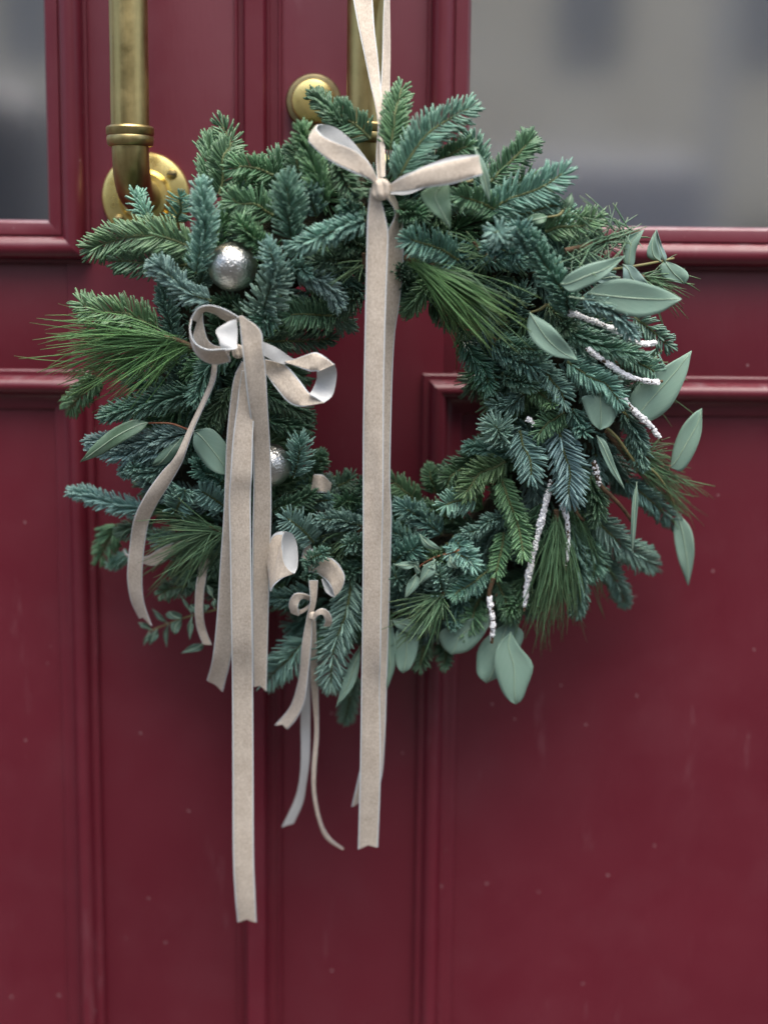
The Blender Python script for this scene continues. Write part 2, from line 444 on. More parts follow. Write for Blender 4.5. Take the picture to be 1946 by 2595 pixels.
# core ring
V = []; Fq = []; nu, nv = 64, 12
for i in range(nu):
    a = 2 * math.pi * i / nu
    for j in range(nv):
        b = 2 * math.pi * j / nv
        rr = 480 + (118 + 12 * math.sin(5 * a + j)) * math.cos(b)
        u, v = WC[0] + rr * math.cos(a), WC[1] + rr * math.sin(a)
        V.append(P(u, v, back(v) + .018 + .018 * math.sin(b)))
for i in range(nu):
    for j in range(nv):
        Fq.append((i * nv + j, ((i + 1) % nu) * nv + j, ((i + 1) % nu) * nv + (j + 1) % nv, i * nv + (j + 1) % nv))
link('wreath_base', mesh_np('wreath_base', V, Fq), MOSS, wreath)

HUES = {'b': ((.095, .185, .185), (.13, .235, .225)), 'm': ((.062, .135, .125), (.090, .175, .155)),
        'g': ((.055, .125, .075), (.085, .165, .095)), 'd': ((.040, .092, .062), (.060, .120, .080)),
        'y': ((.062, .13, .070), (.095, .165, .09)), 'p': ((.045, .12, .045), (.08, .175, .07)), 'q': ((.045, .105, .06), (.075, .14, .08))}
def vary(h, n):
    a, b = HUES[h]; t = rng.random((n, 1)); c = np.array(a) * (1 - t) + np.array(b) * t
    return np.array([1.62, 1.54, 1.30]) * c * rng.normal(1, .10, (n, 1)).clip(.7, 1.35)
def needle_mesh(name, base, d0, d1, length, width, tint, flat=.55, rings=5, tipcol=None):
    """many needles at once: quadratic curves from base along d0 bending to d1; four-sided, blunt"""
    n = len(base)
    t = np.linspace(0, 1, rings)
    mid = base + d0 * (length * .5)[:, None]; end = mid + d1 * (length * .5)[:, None]
    C = ((1 - t) ** 2)[None, :, None] * base[:, None, :] + (2 * t * (1 - t))[None, :, None] * mid[:, None, :] + (t ** 2)[None, :, None] * end[:, None, :]
    T = end - base; T /= np.linalg.norm(T, axis=1)[:, None] + 1e-9
    view = np.array([0, -1.0, .1])
    rnd = rng.normal(0, .55, (n, 3)) + view
    A = np.cross(T, rnd); A /= np.linalg.norm(A, axis=1)[:, None] + 1e-9
    B = np.cross(T, A)
    prof = np.interp(t, [0, .12, .5, .85, 1], [.5, .85, 1.0, 1.0, .62])
    wv = width[:, None] * prof[None, :]
    ring = []
    for (ca, cb) in ((1, 0), (0, flat), (-1, 0), (0, -flat)):
        ring.append(C + wv[:, :, None] * (ca * A[:, None, :] + cb * B[:, None, :]))
    V = np.stack(ring, 2)                                   # n, rings, 4, 3
    idx = np.arange(n * rings * 4).reshape(n, rings, 4)
    q = []
    for j in range(4):
        j2 = (j + 1) % 4
        q.append(np.stack([idx[:, :-1, j], idx[:, :-1, j2], idx[:, 1:, j2], idx[:, 1:, j]], -1).reshape(-1, 4))
    q.append(idx[:, -1, :].reshape(-1, 4))
    me = mesh_np(name, V.reshape(-1, 3), np.vstack(q))
    ca = me.color_attributes.new('tint', 'FLOAT_COLOR', 'POINT')
    col = np.ones((n, rings, 4, 4), np.float32)
    col[..., :3] = tint[:, None, None, :]
    col[:, :, 0::2, :3] *= 1.22; col[:, :, 1::2, :3] *= .84        # pale bands along both edges
    if tipcol is not None:
        f = np.interp(t, [0, .8, 1], [0, 0, .5])[None, :, None, None]
        col[..., :3] = col[..., :3] * (1 - f) + np.array(tipcol) * f
    ca.data.foreach_set('color', col.ravel())
    return me
def sprig(c, s, w, style, hue, lift=0.0, tip=None, dens=1.0, name='fir_sprig'):
    pp = pts(c, s)
    wpx = w * (CS if c else 1)
    n = len(pp)
    nodes = []
    for i, (u, v) in enumerate(pp):
        t = i / (n - 1)
        d = surf(u, v) + lift * .01 + (t * .016 if tip is None else t * tip * .01) - .004
        nodes.append(P(u, v, d))
    nodes = np.array(nodes)
    path = catmull(nodes, 24)
    wob = np.sin(np.linspace(0, rng.uniform(4, 9), 24) + rng.uniform(0, 6)) * .0022 * np.linspace(0, 1, 24)
    path = path + wob[:, None] * rng.normal(0, 1, 3)
    dens = dens * rng.uniform(.78, 1.04); sp_tint = rng.normal(1, .09) * (1 + rng.normal(0, .05, 3))
    L = np.linalg.norm(np.diff(path, axis=0), axis=1).sum()
    nl = wpx * .00036 * 1.05
    stem = link(name, mesh_np(name, *tube_np(path, np.linspace(.0016, .0008, 24), 8)), FIRSTEM, wreath, sharp=60)
    per = {'F': 2300, 'B': 3250, 'A': 3000}[style] * dens
    N = int(max(45, L * per))
    nb_ = max(8, N // 14)
    t = np.clip((np.arange(N) + rng.random(N) * .7) / (N - nb_) * .985, 0, .985)
    t[-nb_:] = 1 - rng.random(nb_) * .045       # bunch at the tip
    kk = np.arange(N)
    x = t * 23; i = np.minimum(x.astype(int), 22); f = (x - i)[:, None]
    base = path[i] * (1 - f) + path[i + 1] * f
    T = path[i + 1] - path[i]; T /= np.linalg.norm(T, axis=1)[:, None] + 1e-9
    view = np.array(CAM) - base; view /= np.linalg.norm(view, axis=1)[:, None]
    if style == 'A' : view = view + np.array([.25, 0, .5])
    Nv = view - (view * T).sum(1)[:, None] * T; Nv /= np.linalg.norm(Nv, axis=1)[:, None] + 1e-9
    Bv = np.cross(T, Nv)
    if style == 'F':
        sgn = np.where(kk % 2 == 0, -1, 1)
        ph = sgn * R(1) * (np.where((kk // 2) % 3 == 2, 52, 86) + rng.normal(0, 8, N))
        m_ = rng.random(N) < .05; ph[m_] = rng.normal(0, R(45), m_.sum())
        th = rng.normal(64, 4.5, N)
    elif style == 'B':
        ph = R(1) * (((kk * 137.508) % 230) - 115 + rng.normal(0, 6, N)); th = rng.normal(56, 6, N)
    else:
        ph = R(1) * (kk * 137.508 + rng.normal(0, 6, N)); th = rng.normal(60, 7, N)
    th = np.where(t > .9, th * np.interp(t, [.9, 1], [.92, .62]) * np.where(t > .955, rng.uniform(.12, 1.15, N), 1) + rng.normal(0, 6, N), th); th = R(1) * np.clip(th, 4, 105)
    side = np.cos(ph)[:, None] * Nv + np.sin(ph)[:, None] * Bv
    d0 = np.cos(th)[:, None] * T + np.sin(th)[:, None] * side
    bend = np.abs(rng.normal(.42, .15, N))[:, None]
    d1 = d0 + bend * (T * .75 + Nv * (.45 if style != 'A' else .1)) + rng.normal(0, .06, (N, 3))
    d1 /= np.linalg.norm(d1, axis=1)[:, None]
    ln = nl * rng.normal(1, .13, N).clip(.55, 1.25) * np.interp(t, [0, .15, .75, 1], [.85, 1, .95, .68])
    wd = np.full(N, .00106 if style == 'F' else .00102) * rng.normal(1, .10, N)
    tint = vary(hue, N) * sp_tint
    me = needle_mesh('needles', base + side * .0008, d0, d1, ln, wd, tint, .6, 5, tuple(np.array(HUES[hue][1]) * np.array([1.35, 1.3, 1.1])))
    link('needles', me, NEEDLE, stem, 'stuff', sharp=None)
    me.shade_smooth()
    return stem

# filler sprigs round the core: what lies under the traced ones
for k in range(66):
    a = 2 * math.pi * (k + rng.random() * .8) / 66
    r0 = 490 + rng.normal(0, 60)
    out = rng.random() < .62
    sgn = 1 if out else -1
    ln = rng.uniform(140, 215) if out else rng.uniform(90, 140)
    da = a + rng.normal(0, .22) * 1.2 + .12
    u0, v0 = WC[0] + r0 * math.cos(a), WC[1] + r0 * math.sin(a)
    r1 = min(r0 + sgn * ln * .9, 650)
    u1, v1 = WC[0] + r1 * math.cos(a + .22), WC[1] + r1 * math.sin(a + .22)
    sprig(0, f'{u0:.0f},{v0:.0f} {(u0+u1)/2:.0f},{(v0+v1)/2:.0f} {u1:.0f},{v1:.0f}', rng.uniform(46, 58), 'B', random.choice('mmgd'), rng.uniform(-3.4, -2.2), .3, .9)

for k in range(58):
    a = 2 * math.pi * (k + rng.random()) / 58
    r0 = 490 + rng.normal(0, 75); tw = rng.normal(.15, .25)
    r1 = r0 + rng.choice([-1, 1, 1]) * rng.uniform(60, 130)
    u0, v0 = WC[0] + r0 * math.cos(a), WC[1] + r0 * math.sin(a)
    u1, v1 = WC[0] + r1 * math.cos(a + tw), WC[1] + r1 * math.sin(a + tw)
    sprig(0, f'{u0:.0f},{v0:.0f} {(u0+u1)/2+rng.normal(0,8):.0f},{(v0+v1)/2:.0f} {u1:.0f},{v1:.0f}', rng.uniform(36, 46), 'B', random.choice('mmdgb'), rng.uniform(-1.9, -.9), .6, .9)
for k in range(50):
    a = 2 * math.pi * (k + rng.random()) / 50
    r0 = rng.uniform(350, 430); tw = rng.normal(.12, .25); r1 = rng.uniform(262, 305)
    if -.9 < a - math.pi * 1.5 < .9: r1 -= 12          # fuller along the upper edge of the opening
    u0, v0 = 990 + r0 * math.cos(a), 997 + r0 * math.sin(a)
    u1, v1 = 990 + r1 * math.cos(a + tw), 997 + r1 * math.sin(a + tw)
    sprig(0, f'{u0:.0f},{v0:.0f} {(u0+u1)/2+rng.normal(0,8):.0f},{(v0+v1)/2:.0f} {u1:.0f},{v1:.0f}', rng.uniform(34, 44), 'B', random.choice('mmdggb'), rng.uniform(-1.8, -.4), .4, .95)
SPR = [
 (1, '1316,1165 1345,1010 1360,880 1340,745', 92, 'F', 'g', -.5), (1, '1640,1050 1500,1000 1370,1010', 85, 'F', 'g', 0),
 (1, '890,1310 855,1240 820,1165', 80, 'A', 'b', 1), (1, '1060,1330 1080,1260 1095,1190', 80, 'F', 'm', 0),
 (1, '1150,1485 1000,1425 850,1410 700,1440 545,1505', 118, 'F', 'g', 1.2), (1, '1180,1640 1215,1450 1235,1290 1225,1125', 95, 'B', 'b', 2),
 (1, '1130,1590 980,1590 840,1590 690,1560', 95, 'F', 'd', -.3), (1, '1640,1290 1520,1230 1395,1185', 105, 'F', 'g', .3),
 (4, '1150,620 1000,560 890,480 810,395', 88, 'B', 'b', 2.2), (4, '830,785 680,720 520,675 350,640', 115, 'F', 'g', .6),
 (4, '470,1080 400,1160 300,1268', 85, 'F', 'g', -1), (4, '1150,1160 950,1200 740,1250 530,1290', 95, 'B', 'm', .5),
 (4, '1220,940 1130,1050 1050,1190', 90, 'B', 'm', .8), (4, '1010,1420 850,1450 680,1470 450,1480', 90, 'B', 'b', .8),
 (4, '930,1560 780,1610 600,1630', 80, 'B', 'b', .4), (4, '1590,520 1540,420 1500,295', 85, 'A', 'b', 2.6),
 (4, '1440,800 1470,640 1540,470', 135, 'B', 'b', 2.0), (4, '1260,1140 1190,1280 1100,1400', 90, 'B', 'd', -.5),
 (4, '1340,700 1250,640 1150,660', 80, 'B', 'd', -.5),
 (2, '660,790 560,670 455,545', 75, 'B', 'd', 1), (2, '800,830 700,740 600,650', 105, 'F', 'd', .6),
 (2, '925,900 935,800 955,660 985,540', 88, 'F', 'g', 1), (2, '960,1085 1050,930 1180,780 1385,640', 112, 'F', 'm', 1.6),
 (2, '1130,1010 1270,930 1410,880', 75, 'F', 'd', 0), (2, '540,1220 480,1060 440,920 390,790', 92, 'B', 'g', 1.2),
 (2, '400,1080 360,970 330,870', 75, 'F', 'd', 0), (2, '330,1430 310,1270 290,1100', 115, 'B', 'm', 2),
 (2, '770,1325 650,1360 520,1410 350,1480', 92, 'B', 'b', 2), (2, '190,1510 100,1430 20,1330', 92, 'B', 'g', .4),
 (2, '600,960 650,1080 720,1210', 90, 'B', 'd', .6), (2, '1330,1560 1200,1490 1060,1430', 108, 'F', 'm', 1.6),
 (2, '1600,1460 1570,1420 1540,1395', 82, 'A', 'b', 2.4, 3.0), (2, '1570,1270 1450,1210 1335,1175', 90, 'F', 'g', .8),
 (2, '760,1230 700,1270 640,1230', 80, 'B', 'm', .8), (2, '950,1230 1040,1280 1110,1300', 90, 'B', 'd', .6), (2,'480,1300 450,1200 420,1130',90,'B','m',1),
 (3, '-10,1090 120,960 190,880 260,830', 88, 'F', 'd', 0), (3, '-20,1265 120,1190 280,1120 430,1045', 118, 'F', 'm', .8),
 (3, '50,1310 220,1270 400,1240', 65, 'F', 'm', -.4), (3, '320,1390 480,1350 650,1335', 100, 'F', 'g', 0),
 (6, '700,690 650,560 560,420 470,240', 100, 'B', 'm', 1.6), (6, '440,340 420,270 380,180', 92, 'B', 'b', 2.4, 1.2),
 (6, '400,330 320,330 200,300', 80, 'B', 'm', 1), (6, '770,600 870,640 980,710 1085,815', 75, 'B', 'b', 2.6),
 (6, '1080,720 1180,790 1285,890', 78, 'F', 'm', -.3), (6, '650,790 780,840 920,890 1060,945', 85, 'B', 'm', 1),
 (6, '1010,920 1110,990 1215,1065', 76, 'F', 'm', 0), (6, '230,880 370,960 550,1010', 92, 'B', 'm', 1.2),
 (6, '270,850 380,900 510,935', 72, 'B', 'm', 1.5), (6, '60,820 120,950 230,1110', 88, 'F', 'd', -.6),
 (6, '530,1010 600,1110 665,1235', 80, 'F', 'm', 1.4), (6, '680,985 800,1060 900,1130 995,1215', 88, 'F', 'b', 1.8),
 (6, '290,1060 380,1100 480,1125', 70, 'B', 'm', .9), (6, '470,1130 530,1190 590,1250', 70, 'F', 'g', 1.4),
 (6, '330,1470 280,1420 235,1370', 120, 'A', 'b', 1.4, 2.4), (6, '660,1290 590,1340 510,1420', 80, 'F', 'g', 1.5),
 (6, '340,1530 220,1520 85,1500', 68, 'B', 'm', .6), (6, '710,1270 740,1350 800,1420', 80, 'B', 'm', 1.2),
 (6, '1020,1280 1080,1390 1130,1510', 78, 'B', 'm', .6), (6, '560,640 640,740 700,800', 85, 'B', 'd', .4), (6,'420,1180 350,1240 240,1240',85,'B','m',.8),
 (9, '395,-20 430,100 480,255', 105, 'F', 'b', 2.2), (9, '630,-40 660,110 690,250 720,390', 125, 'F', 'b', 2.0),
 (9, '310,165 220,210 140,260 60,335', 98, 'F', 'y', 1.6), (9, '285,270 330,400 390,540 400,705', 82, 'F', 'g', 1.8),
 (9, '300,590 285,710 250,845', 72, 'F', 'g', 1.2), (9, '300,500 190,540 75,605', 62, 'B', 'm', 1),
 (9, '-5,615 50,690 95,785', 88, 'F', 'b', 1.8), (9, '840,500 960,620 1080,710 1190,790', 105, 'F', 'm', .6),
 (9, '860,720 950,850 1030,1015', 78, 'F', 'm', -.4), (9, '1050,-10 1100,90 1140,190', 78, 'B', 'm', 1),
 (9, '1040,280 1180,400 1335,545', 78, 'F', 'm', .2), (9, '690,540 740,760 740,1060', 100, 'B', 'm', .4),
 (9, '260,890 310,1000 350,1110', 80, 'F', 'd', .4), (9, '170,990 110,1090 60,1185', 95, 'F', 'g', -.4),
 (9, '210,830 110,890 0,960', 82, 'F', 'm', 1), (9, '820,250 840,380 850,520', 85, 'B', 'd', .6), (9, '520,420 500,560 470,700', 90, 'B', 'd', .3),
 (9, '790,560 830,700 850,860', 90, 'F', 'm', .2), (9, '560,560 640,760 640,940', 90, 'B', 'd', -.4), (9,'420,860 400,980 330,1080',90,'B','d',.2),
 (8, '470,430 500,340 535,250', 82, 'F', 'd', -.4), (8, '1070,350 1055,280 1040,220', 72, 'F', 'g', -.4),
 (8, '970,410 900,350 825,290', 85, 'F', 'g', -.2), (8, '1110,600 990,510 865,430', 95, 'B', 'm', 1.6),
 (8, '1370,90 1250,170 1125,260', 88, 'F', 'd', 0), (8, '1320,390 1230,400 1120,425', 95, 'F', 'b', 1.8),
 (8, '650,560 520,520 380,515', 78, 'B', 'b', 1.6), (8, '670,700 610,660 545,640', 76, 'B', 'b', 1.4),
 (8, '90,460 210,420 335,360', 80, 'B', 'd', .8), (8, '320,430 390,400 445,395', 65, 'F', 'm', 1),
 (8, '340,650 270,570 180,510', 105, 'F', 'b', 1.8), (8, '300,885 330,790 375,690', 62, 'B', 'm', 2.6),
 (8, '220,260 250,150 265,60', 105, 'A', 'b', 1.8), (8, '330,290 365,200 385,120', 62, 'F', 'd', 0),
 (8, '570,880 530,1100 480,1290 425,1485', 118, 'F', 'b', 1.4), (8, '300,1240 190,1350 70,1480', 118, 'F', 'b', .8),
 (8, '330,950 210,970 85,1015', 82, 'B', 'm', .4), (8, '575,1440 560,1580 530,1710', 72, 'F', 'm', -.6),
 (8, '830,770 900,710 985,655', 98, 'B', 'm', 1.2), (8, '1120,970 1105,890 1090,820', 105, 'A', 'b', 1.4),
 (8, '1140,660 1210,700 1275,770', 88, 'F', 'b', 1.8), (8, '1410,810 1310,880 1205,965', 85, 'F', 'm', 1),
 (8, '900,910 860,870 825,830', 80, 'B', 'm', .8), (8, '1225,950 1205,1050 1180,1160', 72, 'B', 'm', .2),
 (8, '1340,990 1300,1080 1270,1165', 95, 'F', 'g', 0), (8, '1020,1190 1000,1300 980,1395', 72, 'F', 'd', -1),
 (8, '1100,1250 1125,1310 1145,1385', 62, 'F', 'd', -1), (8, '560,750 480,720 420,740', 85, 'B', 'd', .3), (8, '620,450 550,400 480,440', 85, 'B', 'd', 0),
 (8,'1180,520 1100,480 1010,470',85,'B','d',.3),(8,'640,800 560,830 500,800',80,'B','m',.4),(8,'1180,800 1120,760 1040,720',85,'B','d',.6),(8,'720,420 680,350 640,300',80,'B','d',0),
 (7, '510,460 380,430 230,390 75,350', 78, 'B', 'b', 1), (7, '610,220 520,230 430,190', 82, 'B', 'b', 1),
 (7, '700,65 540,100 380,110 215,85', 88, 'B', 'b', .9), (7, '700,460 730,400 765,320', 105, 'F', 'b', 1.6),
 (7, '1000,440 930,390 850,340', 90, 'F', 'b', 1.4), (7, '970,290 890,230 820,170', 80, 'B', 'm', 1),
 (7, '345,545 310,610 250,735', 92, 'F', 'g', -.6), (7, '420,725 360,760 300,785', 55, 'B', 'b', 0),
 (7, '830,890 720,920 615,950', 72, 'F', 'd', 0), (7, '1000,700 900,800 790,870', 85, 'B', 'd', -.4), (7,'560,520 480,560 380,560',80,'B','d',-.6),
 (5, '720,590 570,585 430,605', 108, 'F', 'g', 1.6), (5, '470,320 600,380 690,440 725,520', 78, 'B', 'b', 1.8),
 (5, '430,280 490,310 545,335', 65, 'B', 'b', 1.4), (5, '290,740 450,750 700,715', 72, 'F', 'd', .4),
 (5, '880,450 810,500 735,575', 82, 'B', 'd', .2), (5, '810,255 690,260 560,285', 82, 'B', 'd', .8),
 (5, '1300,390 1220,460 1140,560', 88, 'B', 'g', .8), (5, '1280,500 1380,590 1490,695', 82, 'F', 'd', -.2),
 (5, '1480,740 1560,860 1640,1010', 98, 'B', 'm', .3), (5, '1570,1440 1460,1520 1360,1610', 80, 'F', 'd', .4),
 (5, '310,880 420,910 525,965', 84, 'B', 'd', .2), (5, '300,1060 420,1120 530,1190', 92, 'B', 'd', .2),
 (5, '310,1220 430,1250 545,1275', 82, 'B', 'd', .2), (5, '550,1510 590,1470 625,1430', 65, 'B', 'd', 0),
 (5, '250,650 200,600 150,560', 85, 'B', 'd', .2), (5, '900,200 820,150 760,180', 85, 'B', 'd', .2), (5,'380,470 330,560 250,640',95,'B','m',1.6),
 (5,'1160,450 1120,380 1110,300',80,'B','d',.3),(5,'1300,250 1400,330 1500,380',85,'B','d',.3),
]
for e in SPR: sprig(*e)

# long-needled pine
def pine(c, stem, tips, n, hue, lift, wid=.00046, sag=.01, stemmat=None, name='pine_sprig'):
    sp = pts(c, stem); tp = pts(c, tips)
    nodes = [P(u, v, surf(u, v) + lift * .01) for (u, v) in sp]
    path = catmull(nodes, 14)
    st = link(name, mesh_np(name, *tube_np(path, np.linspace(.0026, .0015, 14), 8)), stemmat or BARK, wreath, sharp=60)
    B = []; D0 = []; D1 = []; Ln = []
    tx = np.array(tp)
    for k in range(int(n * 1.35)):
        b = path[int(rng.random() ** .8 * 13)] + rng.normal(0, .0015, 3)
        i = rng.integers(0, len(tx) - 1); f = rng.random()
        q = tx[i] * (1 - f) + tx[i + 1] * f + rng.normal(0, 26, 2)
        e = np.array(P(q[0], q[1], surf(q[0], q[1]) + lift * .01 + rng.normal(.004, .016)))
        s = rng.uniform(.5, 1.03); e = b + (e - b) * s
        d = e - b; l = np.linalg.norm(d); d /= l
        u0 = d + rng.normal(0, .13, 3) + np.array([0, 0, sag * 12]); u0 /= np.linalg.norm(u0)
        # end direction so that the curve reaches e
        u1 = 2 * d - u0; u1 /= np.linalg.norm(u1)
        B.append(b); D0.append(u0); D1.append(u1); Ln.append(l)
    N = len(B)
    me = needle_mesh('needles', np.array(B), np.array(D0), np.array(D1), np.array(Ln), np.full(N, wid) * rng.normal(1, .12, N), vary(hue, N), .7, 8, (.16, .19, .07))
    link('needles', me, PINE, st, 'stuff', sharp=None); me.shade_smooth()
    return st
pine(4, '1040,900 960,860 870,835', '200,725 110,785 130,900 110,985 170,1090 260,1180 480,1240 700,1230', 190, 'p', 2.6)
pine(2, '1020,1540 1100,1580 1190,1590', '1659,1860 1640,1910 1560,2010 1659,2080 1760,1990 1890,1880', 40, 'q', 2.4)
pine(5, '1130,240 1200,280 1290,330', '1480,690 1560,760 1640,800 1700,740 1800,650 1860,600', 165, 'p', 2.6)
pine(7, '1010,590 960,580 900,560', '580,420 530,560 510,690 500,830 550,940 660,950 860,930', 130, 'q', 2.2)
pine(9, '615,455 620,520 630,600', '440,1210 500,1270 600,1240 690,1180 790,1140', 130, 'q', 3.0)
pine(9, '720,430 740,480 780,520', '790,1130 905,1115 945,1000', 16, 'q', 1.6)
pine(8, '1130,950 1110,980 1080,1000', '815,1060 830,1180 900,1260 1040,1280 1130,1200', 75, 'q', 2)
pine(9, '915,-20 1000,90 1060,170 1120,240', '1440,250 1490,370 1480,460 1470,550 1380,520', 70, 'q', .6)
pine(6, '1060,1480 1120,1540 1180,1560', '1270,1440 1330,1560 1420,1640', 30, 'q', .4)
pine(6, '1100,470 1140,480 1180,500', '1330,440 1395,545 1360,640 1330,690', 55, 'q', -.5)
pine(3, '440,1505 600,1465 720,1430 880,1385', '420,1300 560,1230 700,1300 900,1370 860,1480 680,1560 560,1640 420,1560', 120, 'd', 1.0, .0006)
pine(6, '900,950 1000,1010 1100,1050', '1220,960 1260,1020 1290,1260 1360,1320', 30, 'q', -.6)
pine(5, '890,300 885,280 880,215', '600,330 690,395 640,430', 9, 'y', 2.0)
pine(8, '640,560 600,600 560,640', '360,560 380,640 420,720 520,800', 22, 'q', 1.6)
pine(2, '1560,1560 1480,1520 1420,1450', '1250,1390 1300,1500 1330,1640 1659,1560', 34, 'q', 1.4)

# frosted twigs
ICO = None
def twig(c, s, w, lift, frac=(0, 1), bare=.0013):
    pp = pts(c, s)
    path = catmull([P(u, v, surf(u, v) + lift * .01) for (u, v) in pp], 30)
    st = link('frosted_twig', mesh_np('frosted_twig', *tube_np(path, np.linspace(bare * 1.4, bare, 30), 8)), BARK, wreath, sharp=60)
    r = w * CS * .00036 / 2 * 1.08
    bm = bmesh.new(); i0, i1 = int(frac[0] * 29), max(int(frac[1] * 29), int(frac[0] * 29) + 2)
    L = np.linalg.norm(np.diff(path[i0:i1], axis=0), axis=1).sum()
    gl = lambda fx: (.70 + .30 * math.sin(fx * 23 + c + w) * math.sin(fx * 9.3 + w)) * (1 - .35 * fx ** 3)
    na = max(10, int(L / r * 3)); ring0 = None; sd = 10
    for q in range(na):
        fx = q / (na - 1); x = i0 + fx * (i1 - i0 - 1.01); i = min(int(x), 28)
        p_ = path[i] + (path[i + 1] - path[i]) * (x - i); T = path[i + 1] - path[i]; T /= np.linalg.norm(T)
        A_ = np.cross(T, (.3, -1, .2)); A_ /= np.linalg.norm(A_); B_ = np.cross(T, A_)
        ring = [bm.verts.new(Vector(p_ + r * .66 * gl(fx) * (rng.uniform(.84, 1.14) if 0 < q < na - 1 else .35) * (math.cos(6.2832 * j / sd) * A_ + math.sin(6.2832 * j / sd) * B_))) for j in range(sd)]
        if ring0:
            for j in range(sd):
                bm.faces.new((ring0[j], ring0[(j + 1) % sd], ring[(j + 1) % sd], ring[j]))
        ring0 = ring
    n = int(L / r * 22) + 12
    for k in range(n):
        x = i0 + rng.random() * (i1 - i0 - .01); i = min(int(x), 28)
        p_ = path[i] + (path[i + 1] - path[i]) * (x - i)
        T = path[i + 1] - path[i]; T /= np.linalg.norm(T)
        o = rng.normal(0, 1, 3) + np.array([0, -.5, .25]); o -= (o * T).sum() * T; o /= np.linalg.norm(o)
        fx = (x - i0) / (i1 - i0)
        g_ = gl(fx)
        if rng.random() > g_ + .32: continue
        rr = r * rng.uniform(.16, .34); off = r * .66 * g_ * rng.uniform(.85, 1.12)
        q = p_ + o * off
        g = bmesh.ops.create_icosphere(bm, subdivisions=1, radius=rr)
        sc = rng.uniform(.7, 1.4, 3)
        for vv in g['verts']:
            vv.co = Vector(q) + Vector((vv.co.x * sc[0], vv.co.y * sc[1], vv.co.z * sc[2])) * rng.uniform(.8, 1.25)
    link('snow', bm_mesh('snow', bm), SNOW, st, 'stuff', sharp=None)
    return st
twig(6, '690,690 840,745 1000,810 1120,875 1210,875', 48, 1.6)
twig(6, '800,910 900,980 1040,1070 1190,1108 1252,1104', 46, 2.4, (0, .9))
twig(6, '990,1190 1100,1300 1180,1370 1245,1460', 50, 2.4, (0, .95))
twig(9, '585,280 530,500 480,700 440,900 422,1062', 52, 2.6, (0, .97))
twig(9, '645,415 680,520 683,700 665,820', 40, 2.8, (0, .9))
twig(9, '840,170 870,285 895,325 1000,430 1085,545', 48, 2.0, (0, .36), .0018)
twig(9, '240,865 215,940 215,1000 235,1130 228,1255', 46, 2.6, (.42, .98), .0016)
twig(6, '440,1330 465,1345 480,1370', 40, 2.6)

# ------------------------------------------------------------------ eucalyptus
def loft(E1, E2, n):
    return catmull(E1, n), catmull(E2, n)
LT = {'l': (.165, .268, .208), 'm': (.135, .228, .178), 'b': (.17, .265, .25), 'g': (.075, .145, .08), 'd': (.05, .105, .07)}
def leaf(parent, c, s1, s2, lift, hue='l', fold=.10, tipd=0.0):
    a = pts(c, s1); b = pts(c, s2)
    # a, b: two outline edges from base to tip (ends shared or nearly)
    rows, cols = 18, 9
    A = catmull(a, rows); B = catmull(b, rows)
    cen = (A[0] + B[-1]) / 2
    d0 = surf(*a[0]) + lift * .01
    V = []; uvs = []
    wmax = np.linalg.norm(A - B, axis=1).max()
    for i in range(rows):
        t = i / (rows - 1)
        for j in range(cols):
            s = j / (cols - 1)
            q = A[i] * (1 - s) + B[i] * s
            wi = np.linalg.norm(A[i] - B[i]) * .00036
            d = d0 + (tipd * .01) * t - .32 * fold * wi * (1 - abs(2 * s - 1)) + .0012 * math.sin(5 * t + 3 * s + c) + .004 * math.sin(math.pi * t) + .0016 * math.sin(8 * t + len(uvs) * 0 + a[0][0]) * (2 * s - 1) ** 2
            V.append(P(q[0], q[1], d)); uvs.append((s, t))
    Fq = [(i * cols + j, i * cols + j + 1, (i + 1) * cols + j + 1, (i + 1) * cols + j) for i in range(rows - 1) for j in range(cols - 1)]
    V = np.array(V); nl = len(V)
    mid = V.reshape(rows, cols, 3)[:, cols // 2] + np.array([0, -.0004, 0])
    tv, tf = tube_np(mid[:-1], np.linspace(.00042, .00012, rows - 1), 6, False)
    allV = np.vstack([V, tv]); allF = np.vstack([Fq, tf + nl])
    mi = [0] * len(Fq) + [1] * len(tf)
    me = mesh_np('leaf', allV, allF, mi)
    uvl = me.uv_layers.new(name='leaf')
    full = np.zeros((len(allV), 2), np.float32); full[:nl] = uvs
    li = np.zeros(len(me.loops), np.int32); me.loops.foreach_get('vertex_index', li)
    uvl.data.foreach_set('uv', full[li].ravel())
    ca = me.color_attributes.new('tint', 'FLOAT_COLOR', 'POINT')
    tc = np.array(LT[hue]) * rng.normal(1, .05); col = np.ones((len(allV), 4), np.float32); col[:, :3] = tc
    ca.data.foreach_set('color', col.ravel())
    o = link('leaf', me, [LEAF, VEIN], parent, sharp=60)
    sm = o.modifiers.new('thickness', 'SOLIDIFY'); sm.thickness = .00045; sm.offset = 0
    return o
def euc(c, s, lift, r=.0011, mat=None):
    path = catmull([P(u, v, surf(u, v) + lift * .01) for (u, v) in pts(c, s)], 20)
    return link('eucalyptus_sprig', mesh_np('eucalyptus_sprig', *tube_np(path, np.linspace(r * 1.3, r * .8, 20), 8)), mat or GREENSTEM, wreath, sharp=60)
